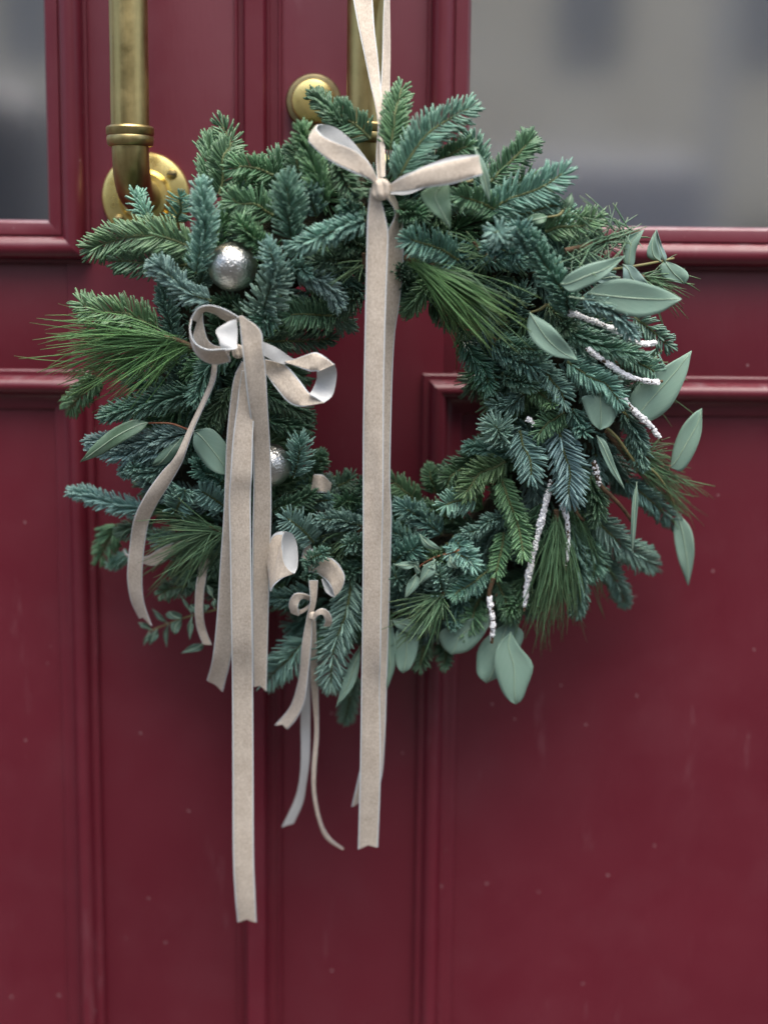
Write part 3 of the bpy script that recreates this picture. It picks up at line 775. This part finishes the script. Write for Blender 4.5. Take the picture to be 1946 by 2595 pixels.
# top right of the bow
e = euc(2, '1420,1080 1380,1090 1265,1088', 1.5)
leaf(e, 2, '1265,1085 1180,1115 1100,1168 1165,1265 1230,1320 1282,1376', '1265,1085 1275,1110 1282,1180 1286,1250 1286,1310 1282,1376', 4.0, 'g', .12)
leaf(e, 2, '1428,885 1445,1000 1462,1090 1485,1150 1516,1216', '1428,885 1475,950 1508,1030 1521,1120 1516,1216', 3.4, 'l', .08)
e = euc(3, '430,1262 400,1290 330,1302', 1.2)
leaf(e, 3, '332,1300 300,1280 240,1288 204,1326', '332,1300 318,1332 262,1348 204,1326', 1.8, 'g')
leaf(e, 3, '428,1262 432,1210 480,1155', '428,1262 490,1225 480,1155', 1.0, 'g')
# right upper sprig
e = euc(6, '640,520 800,450 1000,425 1180,395 1320,365', .6, .0012)
leaf(e, 6, '640,520 690,460 800,402 930,370 1027,350', '640,520 700,568 790,540 900,480 1027,350', 3.2, 'l')
leaf(e, 6, '800,575 880,515 1020,487 1200,528 1300,570 1370,610', '800,575 900,655 1090,718 1230,695 1310,650 1370,610', 3.0, 'l', .06)
leaf(e, 6, '1245,386 1170,365 1160,320 1185,245 1218,190', '1245,386 1235,340 1218,280 1212,235 1218,190', .8, 'm', .05)
leaf(e, 6, '1268,386 1228,345 1214,280 1218,192', '1268,386 1278,355 1245,275 1218,192', 1.0, 'b', .02)
leaf(e, 6, '1268,382 1235,415 1245,470 1310,500 1385,520', '1268,382 1330,400 1395,440 1410,480 1385,520', 1.0, 'm', .12)
leaf(e, 6, '1045,415 1018,380 1026,300 1032,240 1142,192', '1045,415 1082,400 1092,330 1112,265 1142,192', .6, 'm', .15)
leaf(e, 6, '1012,400 1016,450 1018,505 1060,535 1168,525', '1012,400 1075,412 1110,445 1140,480 1168,525', .8, 'b', .12)
leaf(e, 6, '1000,480 930,448 880,455 843,496', '1000,480 960,505 900,520 843,496', .8, 'b')
leaf(e, 6, '770,205 752,260 758,350 800,440', '770,205 805,240 862,340 870,400 800,440', .4, 'm')
leaf(e, 6, '690,595 760,602 850,615 970,640', '690,595 770,612 850,625 970,640', 4.6, 'l', .02)
# right middle leaves
e = euc(6, '560,640 520,670 455,692', 1.5)
leaf(e, 6, '455,690 570,758 640,830 700,905 744,977', '455,690 440,790 490,880 600,955 744,977', 3.0, 'l', .10)
e = euc(6, '1020,1290 1060,1330 1110,1325', .8)
leaf(e, 6, '1108,1328 1050,1230 1120,1110 1280,1005 1428,920', '1108,1328 1200,1335 1310,1245 1395,1070 1428,920', 1.8, 'l', .05)
e = euc(6, '860,1120 870,1160 880,1195', 1.8)
leaf(e, 6, '880,1180 775,1195 775,1240 820,1345 876,1397', '880,1180 980,1215 988,1270 945,1365 876,1397', 2.2, 'l', .05)
# right long sprig with two outer leaves
e = euc(9, '890,-60 980,20 1090,170 1180,210 1240,270 1300,370 1335,465', 2.0, .0011)
leaf(e, 6, '1300,1620 1318,1500 1368,1380 1440,1298 1490,1266', '1300,1620 1365,1645 1435,1555 1485,1420 1490,1266', 2.0, 'l', .05)
leaf(e, 9, '1335,462 1320,600 1345,745 1378,840 1408,912', '1335,462 1420,560 1445,680 1435,790 1408,912', 2.2, 'l', .06)
leaf(e, 9, '856,5 880,100 950,240 1026,332', '856,5 915,50 970,190 1026,332', 3.0, 'l', .05)
leaf(e, 9, '1098,285 1072,400 1062,600 1070,722', '1098,285 1106,400 1090,600 1070,722', 2.6, 'm', .02)
tube('petiole', catmull([P(*pts(9, '1185,212')[0], .065), P(*pts(9, '1250,200')[0], .066), P(*pts(9, '1303,190')[0], .062)], 8), .0009, REDSTEM, e)
# bottom leaves
e = euc(9, '250,960 300,1080 320,1130 342,1192', .6, .0011, REDSTEM)
leaf(e, 9, '342,1190 262,1275 244,1400 285,1535 330,1600 374,1624', '342,1190 392,1275 476,1388 440,1520 410,1595 374,1624', 2.2, 'l', .05)
leaf(e, 9, '330,1120 160,1260 136,1400 150,1460 195,1497', '330,1120 420,1200 370,1330 300,1440 195,1497', .8, 'm', .04)
leaf(e, 8, '1405,1080 1290,1110 1110,1180 1112,1270 1170,1326', '1405,1080 1390,1160 1340,1240 1270,1305 1170,1326', .8, 'm', .06)
e = euc(8, '1000,1050 940,1090 880,1120', .3)
leaf(e, 8, '890,1120 835,1200 830,1340 850,1410 880,1437', '890,1120 965,1180 968,1290 930,1400 880,1437', .9, 'm', .05)
leaf(e, 8, '810,1120 765,1280 765,1420 785,1535', '810,1120 830,1230 840,1370 785,1535', .6, 'm', .05)
leaf(e, 8, '815,1115 850,1170 950,1208 1032,1180', '815,1115 900,1110 990,1130 1032,1180', 1.2, 'm', .05)
e = euc(8, '660,1180 640,1240 620,1285', .6)
leaf(e, 8, '622,1275 560,1370 515,1500 477,1645', '622,1275 618,1400 580,1520 477,1645', 1.4, 'm', .12)
# left leaves on a red stem
e = euc(4, '1060,1410 1000,1390 900,1357 770,1355', 1.6, .0009, REDSTEM)
leaf(e, 4, '772,1352 690,1333 560,1388 440,1490 363,1590', '772,1352 730,1402 600,1480 480,1550 363,1590', 2.0, 'g', .10)
leaf(e, 4, '1048,1402 1045,1500 1120,1612 1190,1660 1262,1668', '1048,1402 1150,1388 1240,1480 1280,1590 1262,1668', 3.2, 'l', .06)
leaf(e, 4, '985,1430 880,1500 810,1580 798,1615', '985,1430 970,1500 900,1590 798,1615', 1.2, 'd', .06)
# small-leaved sprig in the lower middle
e = euc(8, '1240,690 1160,715 1060,745 975,800 955,850', 2.6, .0008, REDSTEM)
for a, b in (('975,778 900,765 820,785', '975,778 900,815 820,785'), ('962,838 905,900 890,992', '962,838 975,910 890,992'), ('1075,752 1000,800 970,912', '1075,752 1065,840 970,912'),
             ('1000,785 1040,850 1098,848', '1000,785 1060,805 1098,848'), ('1160,722 1145,790 1205,808', '1160,722 1185,750 1205,808'), ('978,600 1010,680 1112,695', '978,600 1060,650 1112,695'),
             ('935,770 960,840 985,830', '935,770 965,765 985,830')):
    leaf(e, 8, a, b, 3.0, 'm', .06)
# small round-leaved sprig at the lower left
e = euc(7, '1040,1020 940,1055 800,1090 655,1140 540,1186', 1.0, .0009)
for a, b in (('655,1140 590,1110 558,1046', '655,1140 610,1085 558,1046'), ('735,1112 660,1110 640,1085 660,1064', '735,1112 735,1085 700,1068 660,1064'),
             ('735,1115 675,1135 672,1175 695,1204', '735,1115 735,1150 715,1190 695,1204'), ('657,1142 625,1200 645,1284', '657,1142 655,1210 645,1284'),
             ('800,1092 770,1160 785,1238', '800,1092 805,1170 785,1238'), ('800,1085 755,1030 722,958', '800,1085 780,1030 722,958'),
             ('590,1172 535,1215 542,1270', '590,1172 595,1220 542,1270'), ('560,1183 500,1165 474,1132', '560,1183 530,1140 474,1132'),
             ('870,1068 830,1080 785,1060 790,1025', '870,1068 850,1030 820,1020 790,1025'), ('880,1068 905,1030 870,1022', '880,1068 862,1050 870,1022'),
             ('545,1185 510,1230 508,1272', '545,1185 535,1235 508,1272'), ('870,1258 800,1265 732,1318', '870,1258 850,1300 732,1318'),
             ('925,985 890,950 880,900', '925,985 920,930 880,900'), ('935,1050 912,1020 935,985', '935,1050 945,1015 935,985')):
    leaf(e, 7, a, b, 1.4, 'd', .08)

# ------------------------------------------------------------------ velvet ribbons
CSEC = np.array([0, .055, .085, .29, .5, .71, .915, .945, 1.0])
def ribbon(name, patches, parent, n=40, wave=.0012, notch=0.0, seed=0):
    """patches: (E1, E2, depths1, depths2, flip) with photo-pixel outlines and their own distances from the door"""
    V = []; Fq = []; MI = []
    rs = np.random.default_rng(seed + len(name))
    for (E1, E2, D1, D2, flip) in patches:
        m1 = len(E1)
        A = np.column_stack([np.array(E1, float), np.interp(np.linspace(0, 1, m1), np.linspace(0, 1, len(D1)), D1)])
        m2 = len(E2)
        B = np.column_stack([np.array(E2, float), np.interp(np.linspace(0, 1, m2), np.linspace(0, 1, len(D2)), D2)])
        A = catmull(A, n); B = catmull(B, n)
        PA = np.array([P(*q) for q in A]); PB = np.array([P(*q) for q in B])
        k = len(CSEC)
        G = PA[:, None, :] * (1 - CSEC)[None, :, None] + PB[:, None, :] * CSEC[None, :, None]
        if notch:
            T = G[-1] - G[-3]; T /= np.linalg.norm(T, axis=1)[:, None] + 1e-9
            ret = notch * (1 - np.abs(2 * CSEC - 1))
            G[-1] -= T * ret[:, None]; G[-2] -= T * ret[:, None] * .6
        dU = np.gradient(G, axis=0); dV = np.gradient(G, axis=1)
        Nn = np.cross(dU, dV); Nn /= np.linalg.norm(Nn, axis=2)[:, :, None] + 1e-12
        # orientation towards the camera, then flipped if the back shows
        tocam = np.array(CAM) - G
        sg = np.sign((Nn * tocam).sum(2).mean()); Nn *= sg if sg else 1
        t = np.linspace(0, 1, n)[:, None]
        ph = rs.random(3) * 6
        wv = wave * (np.sin(7 * t + ph[0]) * .6 + np.sin(15 * t + ph[1] + CSEC[None] * 1.5) * .4)
        wid = np.linalg.norm(PA - PB, axis=1)[:, None]
        belly = .05 * wid * np.sin(math.pi * CSEC)[None] * np.sin(9 * t + ph[2])
        G = G + Nn * (wv + belly)[:, :, None]
        pile = np.where((CSEC > .06) & (CSEC < .94), .0006, 0)[None, :, None]
        if not flip: front = G + Nn * pile; rear = G - Nn * .0006
        else: front = G + Nn * .0000; rear = G - Nn * (.0006 + pile)
        o = len(V) and sum(len(x) for x in V) or 0
        V.append(front.reshape(-1, 3)); V.append(rear.reshape(-1, 3))
        nb = n * k
        def idx(i, j, layer): return o + layer * nb + i * k + j
        for i in range(n - 1):
            for j in range(k - 1):
                vel = 0 if 1 <= j <= k - 3 else 1
                Fq.append((idx(i, j, 0), idx(i + 1, j, 0), idx(i + 1, j + 1, 0), idx(i, j + 1, 0))); MI.append(vel if not flip else 2)
                Fq.append((idx(i, j, 1), idx(i, j + 1, 1), idx(i + 1, j + 1, 1), idx(i + 1, j, 1))); MI.append(2 if not flip else vel)
            for j in (0, k - 1):
                Fq.append((idx(i, j, 0), idx(i + 1, j, 0), idx(i + 1, j, 1), idx(i, j, 1))); MI.append(1)
        for i in (0, n - 1):
            for j in range(k - 1):
                Fq.append((idx(i, j, 0), idx(i, j + 1, 0), idx(i, j + 1, 1), idx(i, j, 1))); MI.append(1)
    me = mesh_np(name, np.vstack(V), Fq, MI)
    return link(name, me, [VELVET, SATIN, RBACK], parent, sharp=50)
def rp(c, a, b, d1, d2=None, flip=False):
    d1 = d1 if isinstance(d1, (list, tuple)) else [d1]
    if len(d1) == 1: d1 = list(d1) * 2
    d2 = d1 if d2 is None else d2
    if isinstance(d2, (int, float)): d2 = [d2, d2]
    return (pts(c, a), pts(c, b), d1, d2, flip)
def knot(c, s, w, h, d, parent, tilt=0.0):
    u, v = pts(c, s)[0]; ce = np.array(P(u, v, d)); rx = w * CS * .00036 / 2; rz = h * CS * .00036 / 2
    V = []; Fq = []; nu, nv = 60, 20
    for i in range(nu):
        a = 2 * math.pi * i / nu
        for j in range(nv + 1):
            b = math.pi * j / nv
            rg = .68 + .46 * abs(math.sin(2.5 * a + .9 * math.cos(b * 1.3) + .5)) + .03 * math.sin(7 * b)
            x = math.cos(a) * math.sin(b) * rg; y = math.sin(a) * math.sin(b) * rg; z = math.cos(b)
            z = math.copysign(abs(z) ** .7, z)
            X, Z = x * rx, z * rz
            V.append(ce + np.array([X * math.cos(tilt) - Z * math.sin(tilt), y * rx * .8, X * math.sin(tilt) + Z * math.cos(tilt)]))
    for i in range(nu):
        for j in range(nv):
            i2 = (i + 1) % nu
            Fq.append((i * (nv + 1) + j, i2 * (nv + 1) + j, i2 * (nv + 1) + j + 1, i * (nv + 1) + j + 1))
    return link('knot', mesh_np('knot', V, Fq), VELVET, parent, sharp=80)

# bow and hanging loop at the top
kp = P(*pts(2, '870,1135')[0], .2)
bow = empty('velvet_bow', kp, 'beige velvet bow at the top of the wreath, hung from the brass pull', 'ribbon bow', 'velvet bows on the wreath')
ribbon('hanging_ribbon', [rp(2, '690,-60 712,60 735,180 762,310 800,490 830,620 850,760 860,900 866,1060', '812,-60 820,60 828,180 846,330 864,510 874,620 882,760 890,900 892,1060', [.125, .14, .165, .185])], bow, 50, .0006)
ribbon('hanging_ribbon', [rp(2, '892,-60 885,100 876,300 866,480 858,620 846,800 838,950 845,1080', '924,-60 923,100 921,300 920,480 918,620 900,800 882,950 880,1080', [.115, .13, .155, .18], [.10, .12, .15, .178])], bow, 50, .0006)
ribbon('loop', [rp(2, '846,1088 822,1020 775,955 700,892 600,852 520,815 480,775', '842,1120 805,1082 770,1062 705,1036 580,975 490,910 432,850',
                   [.205, .21, .213, .215, .21, .205, .195]),
                rp(2, '480,775 492,748 565,752 640,795 712,868 800,985 850,1085', '432,850 446,800 525,830 620,900 705,960 790,1060 850,1110',
                   [.195, .18, .175, .175, .178, .185, .19], None, True)], bow, 70, .0004)
ribbon('loop', [rp(2, '915,1105 1000,1060 1120,1002 1280,957 1425,932 1442,926 1300,938 1150,985 1000,1050 920,1105',
                      '922,1152 1030,1145 1140,1124 1290,1102 1448,1055 1462,1050 1310,1085 1160,1115 1030,1165 925,1165',
                   [.205, .215, .22, .222, .215, .198, .19, .19, .19])], bow, 70, .0004)
knot(2, '868,1135', 92, 118, .205, bow)
def src(a): return ' '.join(f'{x},{y}' for x, y in a)
ribbon('tail', [rp(0, '962,484 985,505 1002,545 970,612 972,700 962,786 955,845 948,951 942,1099 940,1225 944,1311 938,1522 932,1691 925,1890 908,1975 893,2046',
                      '985,480 1003,500 1017,549 1022,612 1019,698 1009,786 1001,845 995,951 991,1099 989,1225 993,1311 988,1522 983,1700 976,1890 962,1990 912,2036',
                   [.195, .185, .175, .17, .165, .16, .145, .12, .10, .085], [.19, .178, .165, .158, .15, .145, .13, .105, .085, .07])], bow, 80, .001, .004)
ribbon('tail', [rp(0, '938,477 933,520 930,560 929,600 927,700 924,850 921,1000 920,1150 919,1400 917,1600 915,1750 912,1950 907,2154',
                      '960,484 972,530 982,575 984,610 981,690 976,845 973,1014 972,1250 969,1395 965,1649 963,1750 965,1953 958,2150',
                   [.205, .20, .198, .195, .19, .18, .165, .145, .125, .10])], bow, 80, .0012, .005, 3)

# bow on the left of the wreath
kp = P(*pts(4, '1312,900')[0], .18)
bow2 = empty('velvet_bow', kp, 'beige velvet bow at the left of the wreath, with one round loop and broad tails', 'ribbon bow', 'velvet bows on the wreath')
ribbon('loop', [rp(4, '1318,722 1232,672 1150,650 1075,665 1030,730', '1300,770 1225,735 1165,700 1105,690 1068,745', [.20, .205, .207, .205], [.19, .186, .182, .178]),
                rp(4, '1030,730 1022,800 1050,875 1130,914 1230,910', '1032,735 1026,860 1070,955 1160,1004 1262,988', [.205, .208, .212, .215], [.204, .185, .19, .20]),
                rp(4, '1230,910 1300,905 1305,880 1308,800 1300,730', '1262,988 1210,905 1195,850 1180,795 1250,745', [.215, .212, .206, .205], [.20, .208, .205, .202], True),
                rp(4, '1100,690 1105,760 1130,850 1180,890 1260,890', '1060,760 1040,840 1075,890 1160,930 1260,950', .168)], bow2, 44, .0002)
E = ribbon('loop', [rp(5, '270,745 360,785 450,846 480,852', '280,830 350,868 420,882 480,872', [.19, .188, .186], None, True),
                rp(5, '425,870 520,832 590,811 650,840 706,884', '405,870 500,905 560,925 600,924 612,925', [.188, .195, .198, .198]),
                rp(5, '706,884 718,950 695,1065 640,1116', '600,920 598,970 580,1020 556,1062', [.198, .19, .19, .198], [.196, .185, .185, .198], True),
                rp(5, '290,850 400,880 480,960 560,1062 642,1112', '285,930 350,1022 430,1112 510,1137 642,1116', [.178, .185, .192, .198])], bow2, 36, .0003)
knot(4, '1312,925', 62, 80, .182, bow2)
ribbon('tail', [rp(0, '605,800 611,859 618,922 626,1006 638,1091 643,1200 640,1374 640,1564 642,1742',
                      '614,800 660,836 667,885 673,943 680,1049 686,1150 688,1300 683,1500 675,1753',
                   [.208, .205, .20, .185, .165, .15, .13, .105])], bow2, 70, .0012, .004, 5)
ribbon('tail', [rp(0, '612,940 605,985 600,1032 590,1112 584,1200 580,1269 583,1395 586,1606 588,1733 589,1953 590,2164 595,2270 602,2338',
                      '640,940 648,985 645,1040 641,1112 639,1200 636,1260 637,1395 640,1606 641,1733 642,1953 643,2164 647,2270 650,2339',
                   [.185, .182, .18, .178, .17, .16, .14, .12, .105, .095, .085])], bow2, 80, .0014, .005, 9)
ribbon('tail', [rp(0, '612,915 593,956 582,1027 574,1112 571,1184 566,1311 557,1437 549,1564 538,1670 523,1725',
                      '640,925 634,960 624,1030 618,1112 616,1184 612,1311 606,1437 599,1564 586,1665 564,1755',
                   [.178, .176, .172, .165, .15, .13, .11, .085])], bow2, 70, .0012, .002, 11)
ribbon('tail', [rp(0, '538,915 531,964 506,1023 480,1078 445,1155 412,1193 369,1252 340,1311 329,1374 322,1459 331,1522 352,1568',
                      '551,915 545,960 527,1006 497,1074 476,1133 462,1172 428,1231 399,1277 374,1336 361,1440 363,1522 383,1587',
                   [.19, .178, .168, .155, .135, .11, .09, .07], [.19, .185, .175, .165, .145, .12, .095, .08])], bow2, 70, .0006, .006, 13)

# broad bow at the lower left
kp = P(*pts(8, '330,850')[0], .12)
bow3 = empty('velvet_bow', kp, 'beige velvet bow half buried in fir at the lower left of the wreath', 'ribbon bow', 'velvet bows on the wreath')
ribbon('loop', [rp(7, '1240,690 1290,600 1352,588 1340,640 1342,720 1355,780 1390,825 1412,834', '1250,790 1262,880 1268,945 1285,915 1310,890 1340,868 1380,850 1412,836', [.135, .14, .15, .15, .147]),
                rp(7, '1352,588 1338,640 1340,720 1353,782 1388,826 1413,835', '1353,586 1398,598 1427,655 1436,740 1431,800 1415,836', [.149, .149], [.149, .13, .135, .148], True)], bow3, 36, .0002)
ribbon('loop', [rp(8, '330,690 390,728 440,740 495,785 530,860 510,935 470,977', '300,830 360,835 395,860 420,880 445,915 460,950 470,977', [.125, .13, .135, .13], [.125, .125, .13, .13]),
                rp(8, '395,870 405,920 425,955 470,978', '400,866 440,900 462,940 470,976', [.128, .128], [.122, .122], True)], bow3, 30, .0002)
ribbon('loop', [rp(8, '345,240 400,246 450,292', '325,350 390,350 432,360', [.112, .118, .108])], bow3, 16, .0002)
ribbon('loop', [rp(7, '385,690 410,720 520,735 620,680 790,610', '395,720 430,745 570,792 690,725 800,660', [.07, .08, .095, .10])], bow3, 40, .0006)
ribbon('tail', [rp(7, '860,720 830,850 818,950 815,1080 830,1180 862,1262', '908,720 886,850 870,950 866,1080 882,1180 916,1266', [.09, .10, .095, .085, .08])], bow3, 40, .0006)
ribbon('tail', [rp(8, '335,640 290,680 270,760 300,830', '320,620 330,700 335,780 345,850', [.10, .11, .12])], bow3, 24, .0003)
ribbon('tail', [rp(0, '783,1472 787,1522 777,1564 764,1640 760,1699 752,1742 733,1793 695,1839', '807,1472 802,1522 793,1564 789,1627 783,1691 771,1776 750,1822 729,1849',
                   [.135, .13, .115, .10, .085, .07], [.13, .125, .12, .11, .095, .08])], bow3, 50, .0005, .005, 17)
# narrow bow
kp = P(*pts(8, '330,1095')[0], .12)
bow4 = empty('velvet_bow', kp, 'smallest bow, of narrow pale ribbon, with two curled loops and thin tails below the fir', 'ribbon bow', 'velvet bows on the wreath')
ribbon('loop', [rp(8, '322,972 270,955 235,957 205,985 193,1030 205,1072', '318,1003 285,990 262,1000 250,1030 250,1060 256,1091', [.125, .13, .135, .13, .125], [.12, .125, .13, .13, .125]),
                rp(8, '205,1072 240,1089 285,1072 325,1040', '250,1050 266,1056 292,1042 322,1015', [.122, .12, .12])], bow4, 26, .0002)
ribbon('loop', [rp(8, '338,1092 360,1060 400,1047 440,1075 456,1125 445,1152', '345,1125 366,1096 390,1086 405,1100 412,1130 402,1152', [.13, .135, .135, .13, .12])], bow4, 26, .0002)
knot(8, '338,1092', 40, 52, .128, bow4)
ribbon('tail', [rp(0, '788,1565 780,1620 775,1680 767,1763 762,1827 763,1911 759,1974 746,2029 714,2098', '798,1565 792,1620 787,1690 786,1763 786,1869 784,1932 776,1987 767,2037 744,2088',
                   [.115, .095, .08, .07, .06, .05], None, True)], bow4, 50, .0005, 0, 19)
ribbon('tail', [rp(0, '790,1565 787,1640 786,1700 790,1763 797,1848 790,1953 792,2016 805,2080 826,2126 868,2154', '800,1565 803,1640 806,1700 807,1784 807,1869 801,1953 801,2016 816,2088 839,2126 870,2151',
                   [.115, .095, .08, .07, .06, .05])], bow4, 50, .0004, 0, 21)

# ------------------------------------------------------------------ baubles
def bauble(c, s, rpx, d, label):
    u, v = pts(c, s)[0]; ce = P(u, v, d); r = rpx * .00036
    bm = bmesh.new(); bmesh.ops.create_icosphere(bm, subdivisions=6, radius=r)
    o = link('bauble', bm_mesh('bauble', bm), SILVER, None, sharp=None); o.data.shade_smooth()
    o.location = ce; tag(o, label, 'bauble', 'silver baubles in the wreath')
    cap = lathe('bauble_cap', [(.005, r * .985), (.005, r + .003), (.0035, r + .0045), (.001, r + .0048)], (ce.x, ce.y, ce.z), BRASS_DULL, o, 'z', 20)
    o.rotation_euler = (R(-60), 0, R(20)); cap.location = (0, 0, 0)
    for vv in cap.data.vertices: vv.co -= ce
    return o
bauble(4, '1278,415', 58, .175, 'dimpled silver bauble in full view, above the round loop of the left velvet bow')
bauble(5, '315,1490', 55, .122, 'dimpled silver bauble half hidden behind the broad hanging ribbon tails')

# ------------------------------------------------------------------ what the panes mirror: the other side of the street
bd = empty('townhouse', (0, -15, 0), 'beige plastered townhouse with dark windows across the street, mirrored in the panes', 'building')
FX0, FX1, FZ1 = -16, 16, 8.5
wx = [1.78 + 2.02 * i for i in range(-8, 7)]
xs_ = FX0; bm = bmesh.new()
for x in wx:
    box(bm, xs_, x, -15.6, -15, 0, FZ1); xs_ = x + .78
box(bm, xs_, FX1, -15.6, -15, 0, FZ1)
for x in wx:
    for (a, b) in ((0, .9), (2.2, 3.8), (5.6, 6.6), (8.0, FZ1)): box(bm, x, x + .78, -15.6, -15.003, a, b)
link('wall', bm_mesh('wall', bm), FACADE, bd)
for x in wx:
    for (a, b) in ((.9, 2.2), (3.8, 5.6), (6.6, 8.0)):
        f = boxobj('window', (x, x + .78, -15.3, -15.2, a, b), DARKGLASS, bd)
        bm = bmesh.new(); box(bm, x + .36, x + .42, -15.2, -15.15, a, b); box(bm, x, x + .06, -15.2, -15.15, a, b); box(bm, x + .72, x + .78, -15.2, -15.15, a, b)
        link('window_frame', bm_mesh('window_frame', bm), FRAMEW, f)
def van(x0, x1, y, h, mat, label):
    r = empty('parked_van', ((x0 + x1) / 2, y, 0), label, 'van', 'vans parked across the street')
    L = x1 - x0
    prof = [(0, .35), (0, 1.0), (.05, 1.15), (.22, 1.25), (.36, h - .1), (.42, h), (.96, h), (1, h - .12), (1, .35)]
    bm = bmesh.new(); rows = []
    for yy, k in ((-.95, .97), (-.8, 1), (.8, 1), (.95, .97)):
        rows.append([bm.verts.new((x0 + (.5 + (a - .5) * k) * L, y + yy, .35 + (z - .35) * k)) for a, z in prof])
    n = len(prof)
    for a, b in zip(rows, rows[1:]):
        for j in range(n): bm.faces.new((a[j], a[(j + 1) % n], b[(j + 1) % n], b[j]))
    bm.faces.new(rows[0]); bm.faces.new(rows[-1])
    link('body', bm_mesh('body', bm), mat, r)
    boxobj('side_window', (x0 + .38 * L, x0 + .60 * L, y + .93, y + .965, 1.35, h - .2), DARKGLASS, r, .01)
    for fx in (.18, .80):
        lathe('wheel', [(.33, -.1), (.35, -.06), (.35, .1), (.30, .12), (.05, .12)], (x0 + fx * L, y + .88, .35), RUBBER, r, 'y', 24)
    return r
van(-.2, 2.05, -9.0, 2.3, VANP, 'dark blue van parked across the street, mirrored low in the right pane')
van(2.45, 6.2, -9.4, 2.15, VANL, 'pale grey van parked across the street, mirrored at the right of the right pane')
van(-5.6, -2.3, -9.2, 2.75, VAND, 'dark blue van parked across the street, mirrored in the left pane')
lp = empty('lamp_post', (2.2, -8.6, 0), 'slim pale lamp post at the kerb across the street', 'lamp post')
tube('pole', [(2.2, -8.6, 0), (2.2, -8.6, 2.4), (2.25, -8.6, 4.8)], .05, STEEL, lp)
lathe('lamp_head', [(.06, 4.8), (.18, 4.85), (.2, 5.0), (.05, 5.15)], (2.25, -8.6, 0), STEEL, lp, 'z', 20)
